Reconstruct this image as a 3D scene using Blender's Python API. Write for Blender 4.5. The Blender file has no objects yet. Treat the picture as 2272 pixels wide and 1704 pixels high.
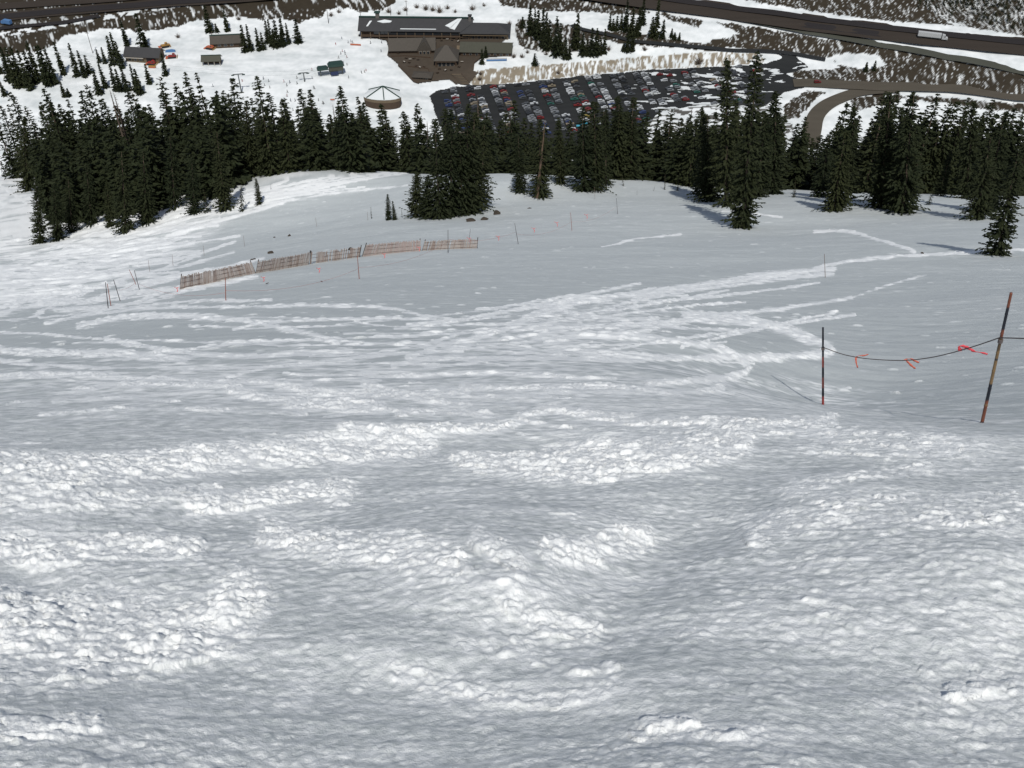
import bpy, bmesh, math, random, time
import numpy as np
from mathutils import Vector, Matrix, Euler
T0=time.time()
R=math.radians
rng=np.random.default_rng(7)
random.seed(7)
scene=bpy.context.scene
COL=scene.collection
# ------------------------------------------------------------------ camera model (photo is 2272 x 1704)
FPX=2230.0; CX=1136.0; CY=852.0; PITCH=R(42.0); CAMZ=280.0
cp,sp=math.cos(PITCH),math.sin(PITCH)
def ray(px,py):
    a=px-CX; b=CY-py
    return (a, cp*FPX+sp*b, -sp*FPX+cp*b)
def project(x,y,z):
    """world point -> photo pixel, depth (only used to measure)"""
    zz=z-CAMZ
    d=y*cp-zz*sp
    up=y*sp+zz*cp
    return CX+FPX*x/d, CY-FPX*up/d, d
# ------------------------------------------------------------------ scattered-point surfaces
def rbf_fit(P,val,kern,reg=0.0):
    P=np.asarray(P,float); n=len(P)
    D=np.sqrt(((P[:,None]-P[None])**2).sum(-1))
    A=kern(D)+reg*np.eye(n)
    B=np.hstack([np.ones((n,1)),P])
    M=np.block([[A,B],[B.T,np.zeros((3,3))]])
    s=np.linalg.solve(M,np.concatenate([val,np.zeros(3)]))
    return P,s[:n],s[n:]
def rbf_eval(fit,X,Y,kern):
    P,w,c=fit
    X=np.asarray(X,float); Y=np.asarray(Y,float)
    out=c[0]+c[1]*X+c[2]*Y
    for (a,b),ww in zip(P,w):
        out=out+ww*kern(np.sqrt((X-a)**2+(Y-b)**2))
    return out
def k_tps(r):
    r=np.maximum(r,1e-9); return r*r*np.log(r)
def k_mq(r): return np.sqrt(r*r+9.0)
# near slope: (px, py, forward distance) read off the photo
SL=[]
for px in (100,620,1136,1650,2172):
    for py,Y in ((1704,1.35),(1300,2.5),(1100,3.8),(980,5.2)):
        k=1.0+0.05*math.sin(px*0.004+py*0.01)
        SL.append((px,py,Y*k))
SL+=[(1136,900,6.9),(620,900,7.1),(60,900,7.6),(1500,895,7.2),
     (1136,830,9.2),(620,830,9.6),(60,820,11.0),(1500,835,9.4),
     (1136,760,13.2),(620,760,13.8),(60,750,20.0),(1560,760,14.5),
     (1136,700,20),(620,700,20.5),(60,690,45),(1560,700,22),(250,700,26),
     (1136,650,30),(700,650,31),(1560,650,33),(399,646,51),(420,690,31),(0,620,82),(220,640,58),(30,480,150),(30,425,182),(30,392,205),(230,400,190),(400,385,178),
     (1136,600,46),(800,600,54),(1560,600,48),(567,606,57),(700,583,61),(933,558,66),(330,580,92),(120,560,112),
     (1060,552,68),(1400,550,64),(700,555,78),(480,545,100),
     (1136,500,87),(1400,490,88),(900,500,92),(1700,520,80),(300,515,118),(640,500,108),
     (1136,440,107),(1400,430,112),(800,430,120),(1700,440,104),(560,450,120),
     (1100,402,114),(700,388,129),(900,400,124),(1250,410,114),(1420,400,124),(1720,425,116),
     (1825,897,12.0),(1960,905,11),(2179,937,8.2),(1960,850,14.5),(2200,850,13.5),(1780,840,14),
     (1960,750,21),(2200,750,20),(1960,660,33),(2250,650,32),(1850,600,47),(2230,580,53),
     (2000,540,64),(2215,566,56),(1950,462,93),(2170,484,84),(2080,440,105),(1850,460,94),
     (1710,900,8.6),(2050,960,7.2),(1900,932,7.0),(1800,912,7.3)]
pts=[];val=[]
def uv(x,y): return x/(np.maximum(y,0)+2.0), np.log(np.maximum(y,0)+2.0)
for px,py,Y in SL:
    a,b,c=ray(px,py); x=a/b*Y; z=c/b*Y
    q=(-z-1.6)/Y
    u,v=uv(x,Y); pts.append((u,v)); val.append(q)
for u in (-.75,-.52,0,.25,.5,.75):                 # hidden lower slope behind the brow
    for Y,q in (((160,.615),(210,.640),(300,.652),(420,.668),(560,.70)) if u>-.3 else ((250,.602),(300,.628),(420,.664),(560,.70))):
        x=u*(Y+2)
        pts.append((u,math.log(Y+2))); val.append(q)
for u in (-.8,0,.8):
    pts.append((u,math.log(2.3))); val.append(.72)
SFIT=rbf_fit(pts,val,k_tps,1e-4)
# tabulate once, then read back with a cubic spline
UG=np.linspace(-1.3,1.3,260); VG=np.linspace(math.log(2.0),math.log(700.),420)
QG=rbf_eval(SFIT,UG[None,:]*np.ones((420,1)),VG[:,None]*np.ones((1,260)),k_tps)
def bsp(t):
    return ((1-t)**3/6,(3*t**3-6*t**2+4)/6,(-3*t**3+3*t**2+3*t+1)/6,t**3/6)
def z_slope(x,y):
    u,v=uv(x,y)
    fu=(np.clip(u,-1.25,1.25)-UG[0])/(UG[1]-UG[0]); fv=(np.clip(v,VG[0],VG[-1]-.03)-VG[0])/(VG[1]-VG[0])
    iu=np.clip(np.floor(fu).astype(int),1,257); iv=np.clip(np.floor(fv).astype(int),1,417)
    tu=fu-iu; tv=fv-iv
    wu=bsp(tu); wv=bsp(tv); q=0
    for i in range(4):
        for j in range(4):
            q=q+QG[iv-1+j,iu-1+i]*wu[i]*wv[j]
    return CAMZ-1.6-q*y
# valley: (px, py, height) breaklines of banks, terraces and the road embankment
VL=[(0,200,0),(200,195,0),(400,150,0),(600,180,0),(800,110,0),(900,240,-4),(700,240,-2),(650,120,0),(250,140,0),
 (0,128,1),(130,92,1),(220,68,1),(330,72,1),(440,48,1),(560,44,1),(660,52,1),(715,38,1),(800,26,1),(870,8,1),(950,4,2),(1030,2,3),
 (0,82,11),(100,66,12),(195,48,12),(300,32,12),(434,16,12),(560,8,12),(700,-2,12),(800,-12,12),(950,-25,11),(1100,-28,11),
 (0,39,13),(217,20,13),(434,2,13),(620,-10,13),(900,-40,13),(1150,-40,13),
 (0,5,14),(150,-8,14),(400,-30,14),(0,-60,17),(400,-80,20),(900,-90,17),(1300,-90,17),
 (830,90,0),(1100,98,0),(950,60,0),(1050,130,-1),(900,150,-1.5),(1000,30,1),(1130,60,1),(1160,100,0),(1180,20,4),
 (960,183,-4),(1010,172,-2),(1050,160,-1),(1050,188,-9),(1090,148,0),(1160,140,0),(1300,128,0),(1480,114,0),(1600,110,0),(1690,116,-1),
 (1100,192,-9),(1160,181,-9),(1300,166,-9),(1450,153,-9),(1590,148,-9),(1700,150,-8),
 (960,212,-9),(1000,250,-9.5),(1100,300,-10),(1100,220,-9),(1300,230,-9.5),(1400,290,-10),(1500,190,-9),(1650,200,-8.5),(1560,250,-10),
 (930,215,-4),(930,270,-6),(880,300,-6),(600,300,-6),(200,300,-4),
 (1740,150,-7),(1800,186,-7),(1900,196,-7),(2103,198,-7),(2272,218,-7),(1838,232,-8),(1805,290,-9),(1780,260,-6),(1900,230,-7),
 (2050,232,-9),(2272,250,-9),(2100,300,-12),(1900,300,-12),(2272,320,-12),
 (1288,65,3),(1411,93,3),(1509,102,2),(1617,112,1),(1739,118,-1),(1831,134,-3),(1870,150,-3),(1930,145,0),(1880,170,-3),(1800,172,-4),
 (1310,45,4),(1400,62,4),(1480,75,4),(1560,88,3),
 (1340,20,10),(1440,30,11),(1540,44,12),(1620,54,12),(1700,62,11),(1840,86,11),(1970,110,11),(2103,134,11),(2272,170,11),
 (1700,50,11.5),(1838,74,11.5),(1970,96,11.5),(2103,120,11.5),(2272,150,11.5),
 (1740,88,2),(1850,112,1),(2000,140,0),(2140,165,-1),(2272,190,-2),
 (1640,42,14),(1800,66,14),(1950,84,14),(2272,120,14),
 (1400,-3,14),(1540,15,14),(1772,45,14),(2003,73,14),(2272,100,14),(1250,-25,13.5),
 (1600,-2,15),(1800,22,15),(1950,42,15),(2110,58,15.5),(2272,78,16),
 (1700,-40,17),(1950,-20,17),(2040,0,17),(2130,25,12.5),(2272,30,17),(2272,-40,26),(2000,-80,26),(1600,-90,22)]
vp=[];vv=[]
for px,py,z in VL:
    z=z*.78 if z<=-7 else (z*.55 if 5<z<17 else z)
    a,b,c=ray(px,py); t=(z-CAMZ)/c; vp.append((a*t,b*t)); vv.append(z)
for x in (-900,-500,-100,300,700,1000):
    vp+= [(x,1100),(x,1500)]; vv+=[150,330]
for x in (-420,-200,0,200,420):
    vp+= [(x,455),(x,380)]; vv+=[-9,-9]
VFIT=rbf_fit(vp,vv,k_mq,-3.0)
VX=np.arange(-1100,1101,3.0); VY=np.arange(360,1700,3.0)
VGR=rbf_eval(VFIT,VX[None,:]*np.ones((len(VY),1)),VY[:,None]*np.ones((1,len(VX))),k_mq)
def z_valley(x,y):
    fx=np.clip((x-VX[0])/3.0,1,len(VX)-4); fy=np.clip((y-VY[0])/3.0,1,len(VY)-4)
    ix=np.floor(fx).astype(int); iy=np.floor(fy).astype(int); wx=bsp(fx-ix); wy=bsp(fy-iy); z=0
    for i in range(4):
        for j in range(4): z=z+VGR[iy-1+j,ix-1+i]*wx[i]*wy[j]
    return z
def terrain(x,y):
    x=np.asarray(x,float); y=np.asarray(y,float)
    zs=z_slope(x,y); zv=np.where(y>300,z_valley(x,np.maximum(y,362)),-60.0)
    d=zs-zv; k=6.0
    h=np.clip(0.5+0.5*d/k,0,1)
    sm=zv*(1-h)+zs*h+k*h*(1-h)
    return np.where(y<300,zs,np.where(y>640,zv,sm))
TN=np.exp(np.linspace(math.log(0.6),math.log(1600),5000))
def hit(px,py,ymin=0.6,ymax=1600):
    """ground point seen at a photo pixel"""
    a,b,c=ray(px,py)
    Y=TN[(TN>=ymin)&(TN<=ymax)]
    g=CAMZ+c/b*Y-terrain(a/b*Y,Y)
    idx=np.where(g<0)[0]
    if len(idx)==0: i=len(Y)-1
    else: i=max(idx[0],1)
    g0,g1=g[i-1],g[i]; t=g0/(g0-g1) if g0!=g1 else 0
    y=Y[i-1]+(Y[i]-Y[i-1])*min(max(t,0),1)
    return float(a/b*y),float(y),float(terrain(a/b*y,y))
YV=432.0
def vhit(px,py): return hit(px,py,YV)
def shit(px,py): return hit(px,py,0.6,200)
def top_height(px,py,y,zbase):
    """height of the point on the pixel's ray at forward distance y, and its x"""
    a,b,c=ray(px,py); return CAMZ+c/b*y-zbase, a/b*y
# ------------------------------------------------------------------ noise
PERM=rng.permutation(4096); PERM=np.concatenate([PERM,PERM])
ANG=rng.random(4096)*2*math.pi; GX,GY=np.cos(ANG),np.sin(ANG); RV=rng.random((4096,4))
def hsh(ix,iy): return PERM[(PERM[ix&4095]+iy)&4095]
def perlin(x,y):
    ix=np.floor(x).astype(np.int64); iy=np.floor(y).astype(np.int64); fx=x-ix; fy=y-iy
    sx=fx*fx*fx*(fx*(fx*6-15)+10); sy=fy*fy*fy*(fy*(fy*6-15)+10)
    def g(i,j):
        h=hsh(ix+i,iy+j); return GX[h]*(fx-i)+GY[h]*(fy-j)
    a=g(0,0);b=g(1,0);c=g(0,1);d=g(1,1)
    return (a+(b-a)*sx+((c+(d-c)*sx)-(a+(b-a)*sx))*sy)*1.5
def clods(x,y,cell,prob):
    """rounded lumps, one candidate per cell; returns relative height 0..1"""
    X=x/cell; Y=y/cell; ix=np.floor(X).astype(np.int64); iy=np.floor(Y).astype(np.int64)
    out=np.zeros_like(X)
    for i in (-1,0,1):
        for j in (-1,0,1):
            h=hsh(ix+i,iy+j); r=RV[h]
            cx=ix+i+.15+.7*r[:,0]; cy=iy+j+.15+.7*r[:,1]; rad=.28+.5*r[:,2]**1.5
            an=r[:,3]*6.28; dx=X-cx; dy=Y-cy; ca,sa=np.cos(an),np.sin(an)
            d2=((ca*dx+sa*dy)**2*1.0+(ca*dy-sa*dx)**2*1.9)/rad**2
            on=(r[:,3]*7.13%1.0)<prob
            out=np.maximum(out,np.where(on&(d2<1),np.sqrt(np.clip(1-d2,0,1))*rad/.6,0))
    return out
def sstep(a,b,x):
    t=np.clip((x-a)/(b-a),0,1); return t*t*(3-2*t)
def seg_dist(px,py,line):
    """distance to a polyline and position 0..1 along it"""
    best=np.full(px.shape,1e9); along=np.zeros(px.shape); n=len(line)-1
    for i in range(n):
        x0,y0=line[i][:2]; x1,y1=line[i+1][:2]; dx,dy=x1-x0,y1-y0
        t=np.clip(((px-x0)*dx+(py-y0)*dy)/(dx*dx+dy*dy+1e-9),0,1)
        d=np.hypot(px-x0-t*dx,py-y0-t*dy); m=d<best
        best=np.where(m,d,best); along=np.where(m,(i+t)/n,along)
    return best,along
def in_poly(px,py,poly):
    c=np.zeros(px.shape,bool); n=len(poly); j=n-1
    for i in range(n):
        xi,yi=poly[i]; xj,yj=poly[j]
        if yi!=yj:
            c^=((yi>py)!=(yj>py))&(px<(xj-xi)*(py-yi)/(yj-yi)+xi)
        j=i
    return c
def spl(line,n=6):
    """smooth a polyline with Catmull-Rom"""
    P=[line[0]]+list(line)+[line[-1]]; out=[]
    for i in range(1,len(P)-2):
        p0,p1,p2,p3=[np.array(p,float) for p in P[i-1:i+3]]
        for k in range(n):
            t=k/n; out.append(tuple(.5*((2*p1)+(-p0+p2)*t+(2*p0-5*p1+4*p2-p3)*t*t+(-p0+3*p1-3*p2+p3)*t**3)))
    out.append(tuple(map(float,line[-1]))); return out
# ------------------------------------------------------------------ materials
def new_mat(name):
    m=bpy.data.materials.new(name); m.use_nodes=True
    nt=m.node_tree; b=nt.nodes['Principled BSDF']; return m,nt,b
def mat(name,col,rough=.8,var=.15,scale=3.0,spec=.3,metal=0.0):
    m,nt,b=new_mat(name)
    tc=nt.nodes.new('ShaderNodeTexCoord'); nz=nt.nodes.new('ShaderNodeTexNoise')
    nz.inputs['Scale'].default_value=scale; nz.inputs['Detail'].default_value=4
    nt.links.new(tc.outputs['Object'],nz.inputs['Vector'])
    mx=nt.nodes.new('ShaderNodeMix'); mx.data_type='RGBA'
    mx.inputs[6].default_value=(*[c*(1-var) for c in col],1); mx.inputs[7].default_value=(*[min(1,c*(1+var)) for c in col],1)
    nt.links.new(nz.outputs['Fac'],mx.inputs[0]); nt.links.new(mx.outputs[2],b.inputs['Base Color'])
    b.inputs['Roughness'].default_value=rough; b.inputs['Specular IOR Level'].default_value=spec; b.inputs['Metallic'].default_value=metal
    return m
# ------------------------------------------------------------------ object helpers
def mesh_np(name,V,F,mats=(),smooth=False,fmat=None):
    me=bpy.data.meshes.new(name); V=np.asarray(V,np.float32); F=np.asarray(F,np.int32)
    me.vertices.add(len(V)); me.vertices.foreach_set('co',V.ravel())
    k=F.shape[1]; me.loops.add(F.size); me.loops.foreach_set('vertex_index',F.ravel())
    me.polygons.add(len(F)); me.polygons.foreach_set('loop_start',np.arange(0,F.size,k,dtype=np.int32))
    me.polygons.foreach_set('loop_total',np.full(len(F),k,np.int32))
    for m in mats: me.materials.append(m)
    if fmat is not None: me.polygons.foreach_set('material_index',np.asarray(fmat,np.int32))
    me.polygons.foreach_set('use_smooth',np.full(len(F),smooth)); me.update(); me.validate(); return me
def tag(o,label=None,cat=None,group=None,kind=None):
    if label: o['label']=label
    if cat: o['category']=cat
    if group: o['group']=group
    if kind: o['kind']=kind
    return o
def link(name,me,parent=None,loc=None,rot=None):
    o=bpy.data.objects.new(name,me); COL.objects.link(o)
    if parent: o.parent=parent
    if loc is not None: o.location=loc
    if rot is not None: o.rotation_euler=rot
    return o
def thing(name,label,cat,loc,rz=0,group=None):
    o=link(name,None,None,loc,(0,0,rz)); o.empty_display_size=.2; return tag(o,label,cat,group)
class MB:
    def __init__(s): s.v=[];s.f=[];s.m=[]
    def add(s,vs,fs,mi=0):
        n=len(s.v); s.v+=[tuple(v) for v in vs]; s.f+=[tuple(i+n for i in f) for f in fs]; s.m+=[mi]*len(fs); return s
    def box(s,x0,x1,y0,y1,z0,z1,mi=0,M=None):
        vs=[Vector((x,y,z)) for z in (z0,z1) for y in (y0,y1) for x in (x0,x1)]
        if M: vs=[M@v for v in vs]
        return s.add(vs,[(0,2,3,1),(4,5,7,6),(0,1,5,4),(2,6,7,3),(0,4,6,2),(1,3,7,5)],mi)
    def bar(s,a,b,w,h=None,mi=0):
        a,b=Vector(a),Vector(b); d=b-a; h=h or w; q=d.to_track_quat('Z','Y').to_matrix().to_4x4()
        M=Matrix.Translation(a)@q; return s.box(-w/2,w/2,-h/2,h/2,0,d.length,mi,M)
    def tube(s,P,r,n=6,mi=0):
        P=[Vector(p) for p in P]; rr=r if hasattr(r,'__len__') else [r]*len(P); vs=[]
        for i,p in enumerate(P):
            d=(P[min(i+1,len(P)-1)]-P[max(i-1,0)]).normalized(); q=d.to_track_quat('Z','Y')
            for k in range(n):
                a=2*math.pi*k/n; vs.append(p+q@Vector((math.cos(a)*rr[i],math.sin(a)*rr[i],0)))
        fs=[(i*n+k,i*n+(k+1)%n,(i+1)*n+(k+1)%n,(i+1)*n+k) for i in range(len(P)-1) for k in range(n)]
        fs+=[tuple(range(n))[::-1],tuple(range((len(P)-1)*n,len(P)*n))]
        return s.add(vs,fs,mi)
    def prism(s,poly,y0,y1,mi=0,axis='y'):
        """extrude a closed (a,z) outline along y (or x)"""
        n=len(poly)
        if axis=='y': vs=[(a,y0,z) for a,z in poly]+[(a,y1,z) for a,z in poly]
        else: vs=[(y0,a,z) for a,z in poly]+[(y1,a,z) for a,z in poly]
        fs=[tuple(range(n)),tuple(range(n,2*n))[::-1]]+[(i,i+n,(i+1)%n+n,(i+1)%n) for i in range(n)]
        return s.add(vs,fs,mi)
    def mesh(s,name,mats,smooth=False):
        me=bpy.data.meshes.new(name); me.from_pydata([tuple(v) for v in s.v],[],s.f)
        for m in (mats if isinstance(mats,(list,tuple)) else [mats]): me.materials.append(m)
        me.polygons.foreach_set('material_index',s.m); me.polygons.foreach_set('use_smooth',[smooth]*len(s.f))
        bm=bmesh.new(); bm.from_mesh(me); bmesh.ops.recalc_face_normals(bm,faces=bm.faces); bm.to_mesh(me); bm.free()
        me.update(); return me
    def build(s,name,mats,parent=None,smooth=False,loc=None,rot=None):
        return link(name,s.mesh(name,mats,smooth),parent,loc,rot)
# ------------------------------------------------------------------ the ground: one sheet from behind the camera to the far hills
FASTG=1.0
uc=np.linspace(-.60,.60,int(1060*FASTG))
uo=.60+np.cumsum(np.geomspace(.0016,.12,42)); U=np.concatenate([-uo[::-1],uc,uo])
rows=[np.linspace(-6,0.3,40)[:-1]]
def rstep(y): return np.where(np.asarray(y)<6,.0019,np.where(np.asarray(y)<30,.0027,.0034))
y=0.3; ys=[]
while y<128:
    ys.append(y); y+= rstep(y)*(y+2.0)/FASTG
while y<432: ys.append(y); y+=2.2
while y<820: ys.append(y); y+=1.15/FASTG
while y<1700: ys.append(y); y+=7
rows.append(np.array(ys)); YR=np.concatenate(rows)
nu,nr=len(U),len(YR)
YY=np.repeat(YR,nu); XX=np.tile(U,nr)*(np.maximum(YY,0)+2.0)
ZZ=terrain(XX,YY)
print('grid',nu,nr,nu*nr,round(time.time()-T0,1))
near=np.where(YY<430)[0]; far=np.where(YY>=430)[0]
S=1.0271      # traced on a 2212 px wide view of the photo
def sc(L): return spl([(a*S,b*S) for a,b in L])
# (points, width px, height factor, churn)  ploughed-up berms and ski tracks, traced
BERM=[
 ([(-60,1000),(200,1012),(450,992),(700,968),(910,958)],24,1.0,1.0),
 ([(430,1085),(560,1078),(640,1062),(740,1066)],20,1.1,1.0),
 ([(-60,1062),(200,1078),(350,1066),(470,1060)],16,.5,.8),
 ([(1000,995),(1090,1003),(1250,1010),(1400,993),(1610,952)],22,1.0,1.0),
 ([(1180,968),(1300,958),(1420,962)],12,.8,.9),
 ([(580,1158),(640,1170),(760,1196),(900,1208),(980,1228)],24,1.0,.9),
 ([(1200,1188),(1300,1168),(1390,1132)],22,.5,.9),
 ([(1040,1185),(1090,1200),(1120,1225)],18,.7,.9),
 ([(1090,1275),(1150,1310),(1270,1335)],22,.5,1.0),
 ([(-60,1320),(60,1330),(170,1375),(300,1385),(470,1345),(520,1300)],42,.8,1.0),
 ([(0,1185),(120,1205),(240,1190),(420,1180)],20,.4,1.0),
 ([(860,1455),(1000,1478),(1190,1502),(1310,1462)],16,.6,.9),
 ([(1380,1572),(1440,1560),(1540,1580),(1640,1580)],15,.8,1.0),
 ([(1640,1165),(1720,1140),(1900,1120),(2060,1135),(2260,1118)],34,.2,.62),
 ([(1700,1060),(1860,1042),(2000,1015)],12,.4,.7),
 ([(2060,1500),(2150,1480),(2260,1500)],26,.5,1.0),
 ([(1100,1400),(1240,1430),(1320,1440)],14,.4,.9),
 ([(-40,1560),(60,1590),(200,1570)],20,.4,.9),
 ([(740,922),(880,930),(960,932),(1080,922),(1190,882)],13,.9,.9),
 ([(860,895),(960,890),(1060,895)],9,.6,.9),
 ([(500,845),(600,868),(700,876),(830,882)],14,.8,.9),
 ([(620,838),(760,850),(900,858),(1010,848)],8,.6,.8),
 ([(790,828),(860,850),(960,872),(1010,870)],10,.7,.9),
 ([(1180,880),(1340,900),(1500,910),(1640,918),(1800,905)],14,.5,.9),
 ([(1500,945),(1660,915),(1800,925)],9,.4,.8),
 ([(850,1010),(960,1003),(1010,1008)],7,.5,.4),
 ([(170,706),(230,692),(300,683),(380,683),(500,690),(620,712),(690,728),(730,742)],5,.9,.5),
 ([(100,700),(230,675),(380,662),(520,664),(740,660),(850,667),(930,685),(1000,692)],3,.8,.4),
 ([(230,733),(330,752),(450,766),(620,769),(760,756)],5,.9,.6),
 ([(-40,755),(90,762),(250,765),(400,780)],7,.7,.7),
 ([(-40,815),(200,812),(330,818),(480,820)],7,.7,.7),
 ([(160,842),(300,832),(450,834),(560,828),(640,842)],6,.9,.6),
 ([(-40,775),(150,792),(330,795),(520,796),(640,790)],4,.7,.6),
 ([(1560,690),(1640,700),(1720,722),(1780,745),(1792,758),(1740,768),(1600,772)],7,1.0,.9),
 ([(1600,773),(1500,776),(1300,778),(1100,775),(940,775),(850,792)],5,1.0,.7),
 ([(1480,684),(1600,692),(1700,712),(1750,735)],9,.5,.9),
 ([(1800,580),(1700,592),(1600,603),(1500,618),(1400,632),(1260,652),(1170,680),(1120,700)],5,1.0,.6),
 ([(1800,592),(1650,605),(1480,632),(1330,660)],3,.7,.5),
 ([(1840,640),(1700,666),(1560,680),(1480,696),(1340,720)],3.5,1.0,.5),
 ([(2000,595),(1900,622),(1840,640)],2,.7,.3),
 ([(2240,535),(2130,543),(2000,550),(1850,562),(1760,580)],3,.9,.5),
 ([(1760,500),(1830,500),(1900,518),(1975,543)],3,1.0,.5),
 ([(1470,505),(1380,515),(1300,535)],2,.6,.4),
 ([(1690,470),(1640,462),(1560,455)],2,.6,.4),
 ([(1120,712),(1250,708),(1400,700),(1500,690)],4,.8,.7),
 ([(1180,740),(1260,725),(1380,728),(1520,745),(1590,770),(1615,800),(1560,818),(1400,828)],7,.9,.9),
 ([(1240,755),(1330,765),(1450,772),(1600,770)],5,.8,.9),
 ([(1150,660),(1220,672),(1330,690),(1420,690)],4,.6,.7),
 ([(1000,835),(1130,842),(1300,832),(1450,850),(1560,838)],7,.7,.9),
 ([(860,810),(1000,806),(1180,812),(1330,818)],4,.8,.8),
 ([(880,775),(960,745),(1080,715),(1150,680),(1230,650)],5,.6,.7),
 ([(880,700),(1000,690),(1100,670),(1200,650)],3,.5,.5),
 ([(640,790),(760,775),(860,765),(1000,757)],3.5,.7,.6),
 ([(1000,720),(920,742),(820,760)],3,.6,.5),
 ([(0,620),(120,590),(260,560),(430,545)],4,.6,.5),
 ([(30,560),(160,520),(300,500),(470,485)],3,.7,.4),
 ([(0,680),(100,655),(200,650),(280,625)],5,.6,.5),
 ([(190,505),(330,480),(520,455),(700,420),(880,400)],2.2,.5,.3),
 ([(0,400),(60,440),(110,470)],2,.6,.3),
]
rt=random.Random(21)
for _ in range(70):      # criss-crossing on the left run
    x0=rt.uniform(-80,330); y0=rt.uniform(500,700)-.18*max(x0,0)*.6; L=rt.uniform(120,330); sl=-rt.uniform(.05,.36); cu=rt.uniform(-16,16)
    BERM.append(([(x0,y0),(x0+L*.5,y0+sl*L*.5+cu),(x0+L,y0+sl*L)],rt.uniform(1.6,3.6),rt.uniform(.5,.9),rt.uniform(.4,.8)))
for _ in range(38):      # long parallel runs up to the brow left of centre
    x0=rt.uniform(120,520); y0=510-.17*(x0-120)+rt.uniform(-16,14); L=rt.uniform(180,420); sl=-rt.uniform(.16,.26)
    BERM.append(([(x0,y0),(x0+L*.5,y0+sl*L*.5-rt.uniform(0,8)),(x0+L,y0+sl*L)],rt.uniform(1.0,2.2),rt.uniform(.4,.7),rt.uniform(.3,.65)))
for _ in range(46):      # turns across the middle of the slope
    x0=rt.uniform(-100,1350); y0=rt.uniform(655,900); L=rt.uniform(300,800); sl=rt.uniform(-.07,.05); cu=rt.uniform(-20,20)
    if x0+L>1720: continue
    BERM.append(([(x0,y0),(x0+L*.33,y0+sl*L*.33+cu),(x0+L*.7,y0+sl*L*.7+cu*.6),(x0+L,y0+sl*L)],rt.uniform(1.2,3.0)*(.6+(y0-650)/260),rt.uniform(.3,.6),rt.uniform(.28,.6)))
for _ in range(16):
    x0=rt.uniform(950,1500); y0=rt.uniform(640,760); L=rt.uniform(120,380); sl=rt.uniform(-.22,.02)
    BERM.append(([(x0,y0),(x0+L*.5,y0+sl*L*.5+rt.uniform(-8,8)),(x0+L,y0+sl*L)],rt.uniform(1.5,3),.8,rt.uniform(.5,.8)))
# broad relief: (px, py, half width, half height, metres per 100 px, rotation)
HUMP=[(2020,1230,430,190,.7,-8),(1330,1270,280,115,-.75,-28),(1560,1080,230,70,-.35,-22),(760,1380,260,60,.25,8),(940,1490,330,60,-.2,5),
 (1000,1120,330,90,.25,-5),(300,1120,260,60,-.12,0),(250,1230,200,50,.15,0),(1080,1260,150,120,.12,0),(640,1130,180,30,-.1,5),
 (60,930,180,30,-.25,0),(780,955,240,18,-.35,3),(1250,960,130,14,-.25,0),(1650,1180,240,60,.2,-18),(1300,1560,260,50,-.12,0),
 (60,1250,90,40,-.3,10),(1200,1700,400,60,.2,0),(2250,1420,120,90,-.25,0)]
CH=[ # churned snow areas: px,py,half w,half h,strength,rot
 (150,1370,330,120,.9,0),(1950,1260,420,170,.36,-6),(2150,1500,200,200,.42,0),(200,1200,330,60,.35,0),(700,1230,330,70,.22,0),
 (1130,1230,240,110,.3,20),(1120,1090,420,70,.18,0),(1500,930,420,55,.5,-3),(1250,860,420,50,.42,0),(300,860,360,60,.3,0),
 (1230,720,220,60,.35,-8),(600,800,420,40,.2,0),(200,1650,420,90,.35,0),(1500,1620,420,80,.35,0),(1900,960,330,40,.55,4),
 (1130,800,420,30,.25,0),(150,1090,260,30,.4,0),(1150,1360,200,70,.3,0)]
px,py,dep=project(XX[near],YY[near],ZZ[near])
px=np.clip(px,-2000,4300); py=np.clip(py,-500,3000)
xn,yn=XX[near],YY[near]; s=yn*1.21
sp_=rstep(yn)*(yn+2.0)
H=np.zeros(len(near)); C=np.zeros(len(near))
fade=sstep(0.2,0.9,yn)
def wl(L): return sstep(1.6,3.6,L/sp_)     # drop wavelengths the mesh cannot carry
def warp(a): return perlin(xn*.9+a,s*.9-a)*1.0
jpx=perlin(xn*1.3,s*1.3)*14+perlin(xn*5,s*5)*5; jpy=perlin(xn*1.1+9,s*1.1)*9+perlin(xn*4.3,s*4.3+5)*4; pxn=px+jpx; pyn=py+jpy
for cx,cy,wx,wy,am,ro in HUMP:
    c,s_=math.cos(R(ro)),math.sin(R(ro)); dx=pxn-cx*S; dy=pyn-cy*S
    e=((c*dx+s_*dy)/(wx*S))**2+((c*dy-s_*dx)/(wy*S))**2
    H+=am*.15*np.exp(-e)*np.minimum(dep/4,2)
for cx,cy,wx,wy,am,ro in CH:
    c,s_=math.cos(R(ro)),math.sin(R(ro)); dx=pxn-cx*S; dy=pyn-cy*S
    e=((c*dx+s_*dy)/(wx*S))**2+((c*dy-s_*dx)/(wy*S))**2
    C=np.maximum(C,am*np.exp(-e**1.5))
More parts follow.
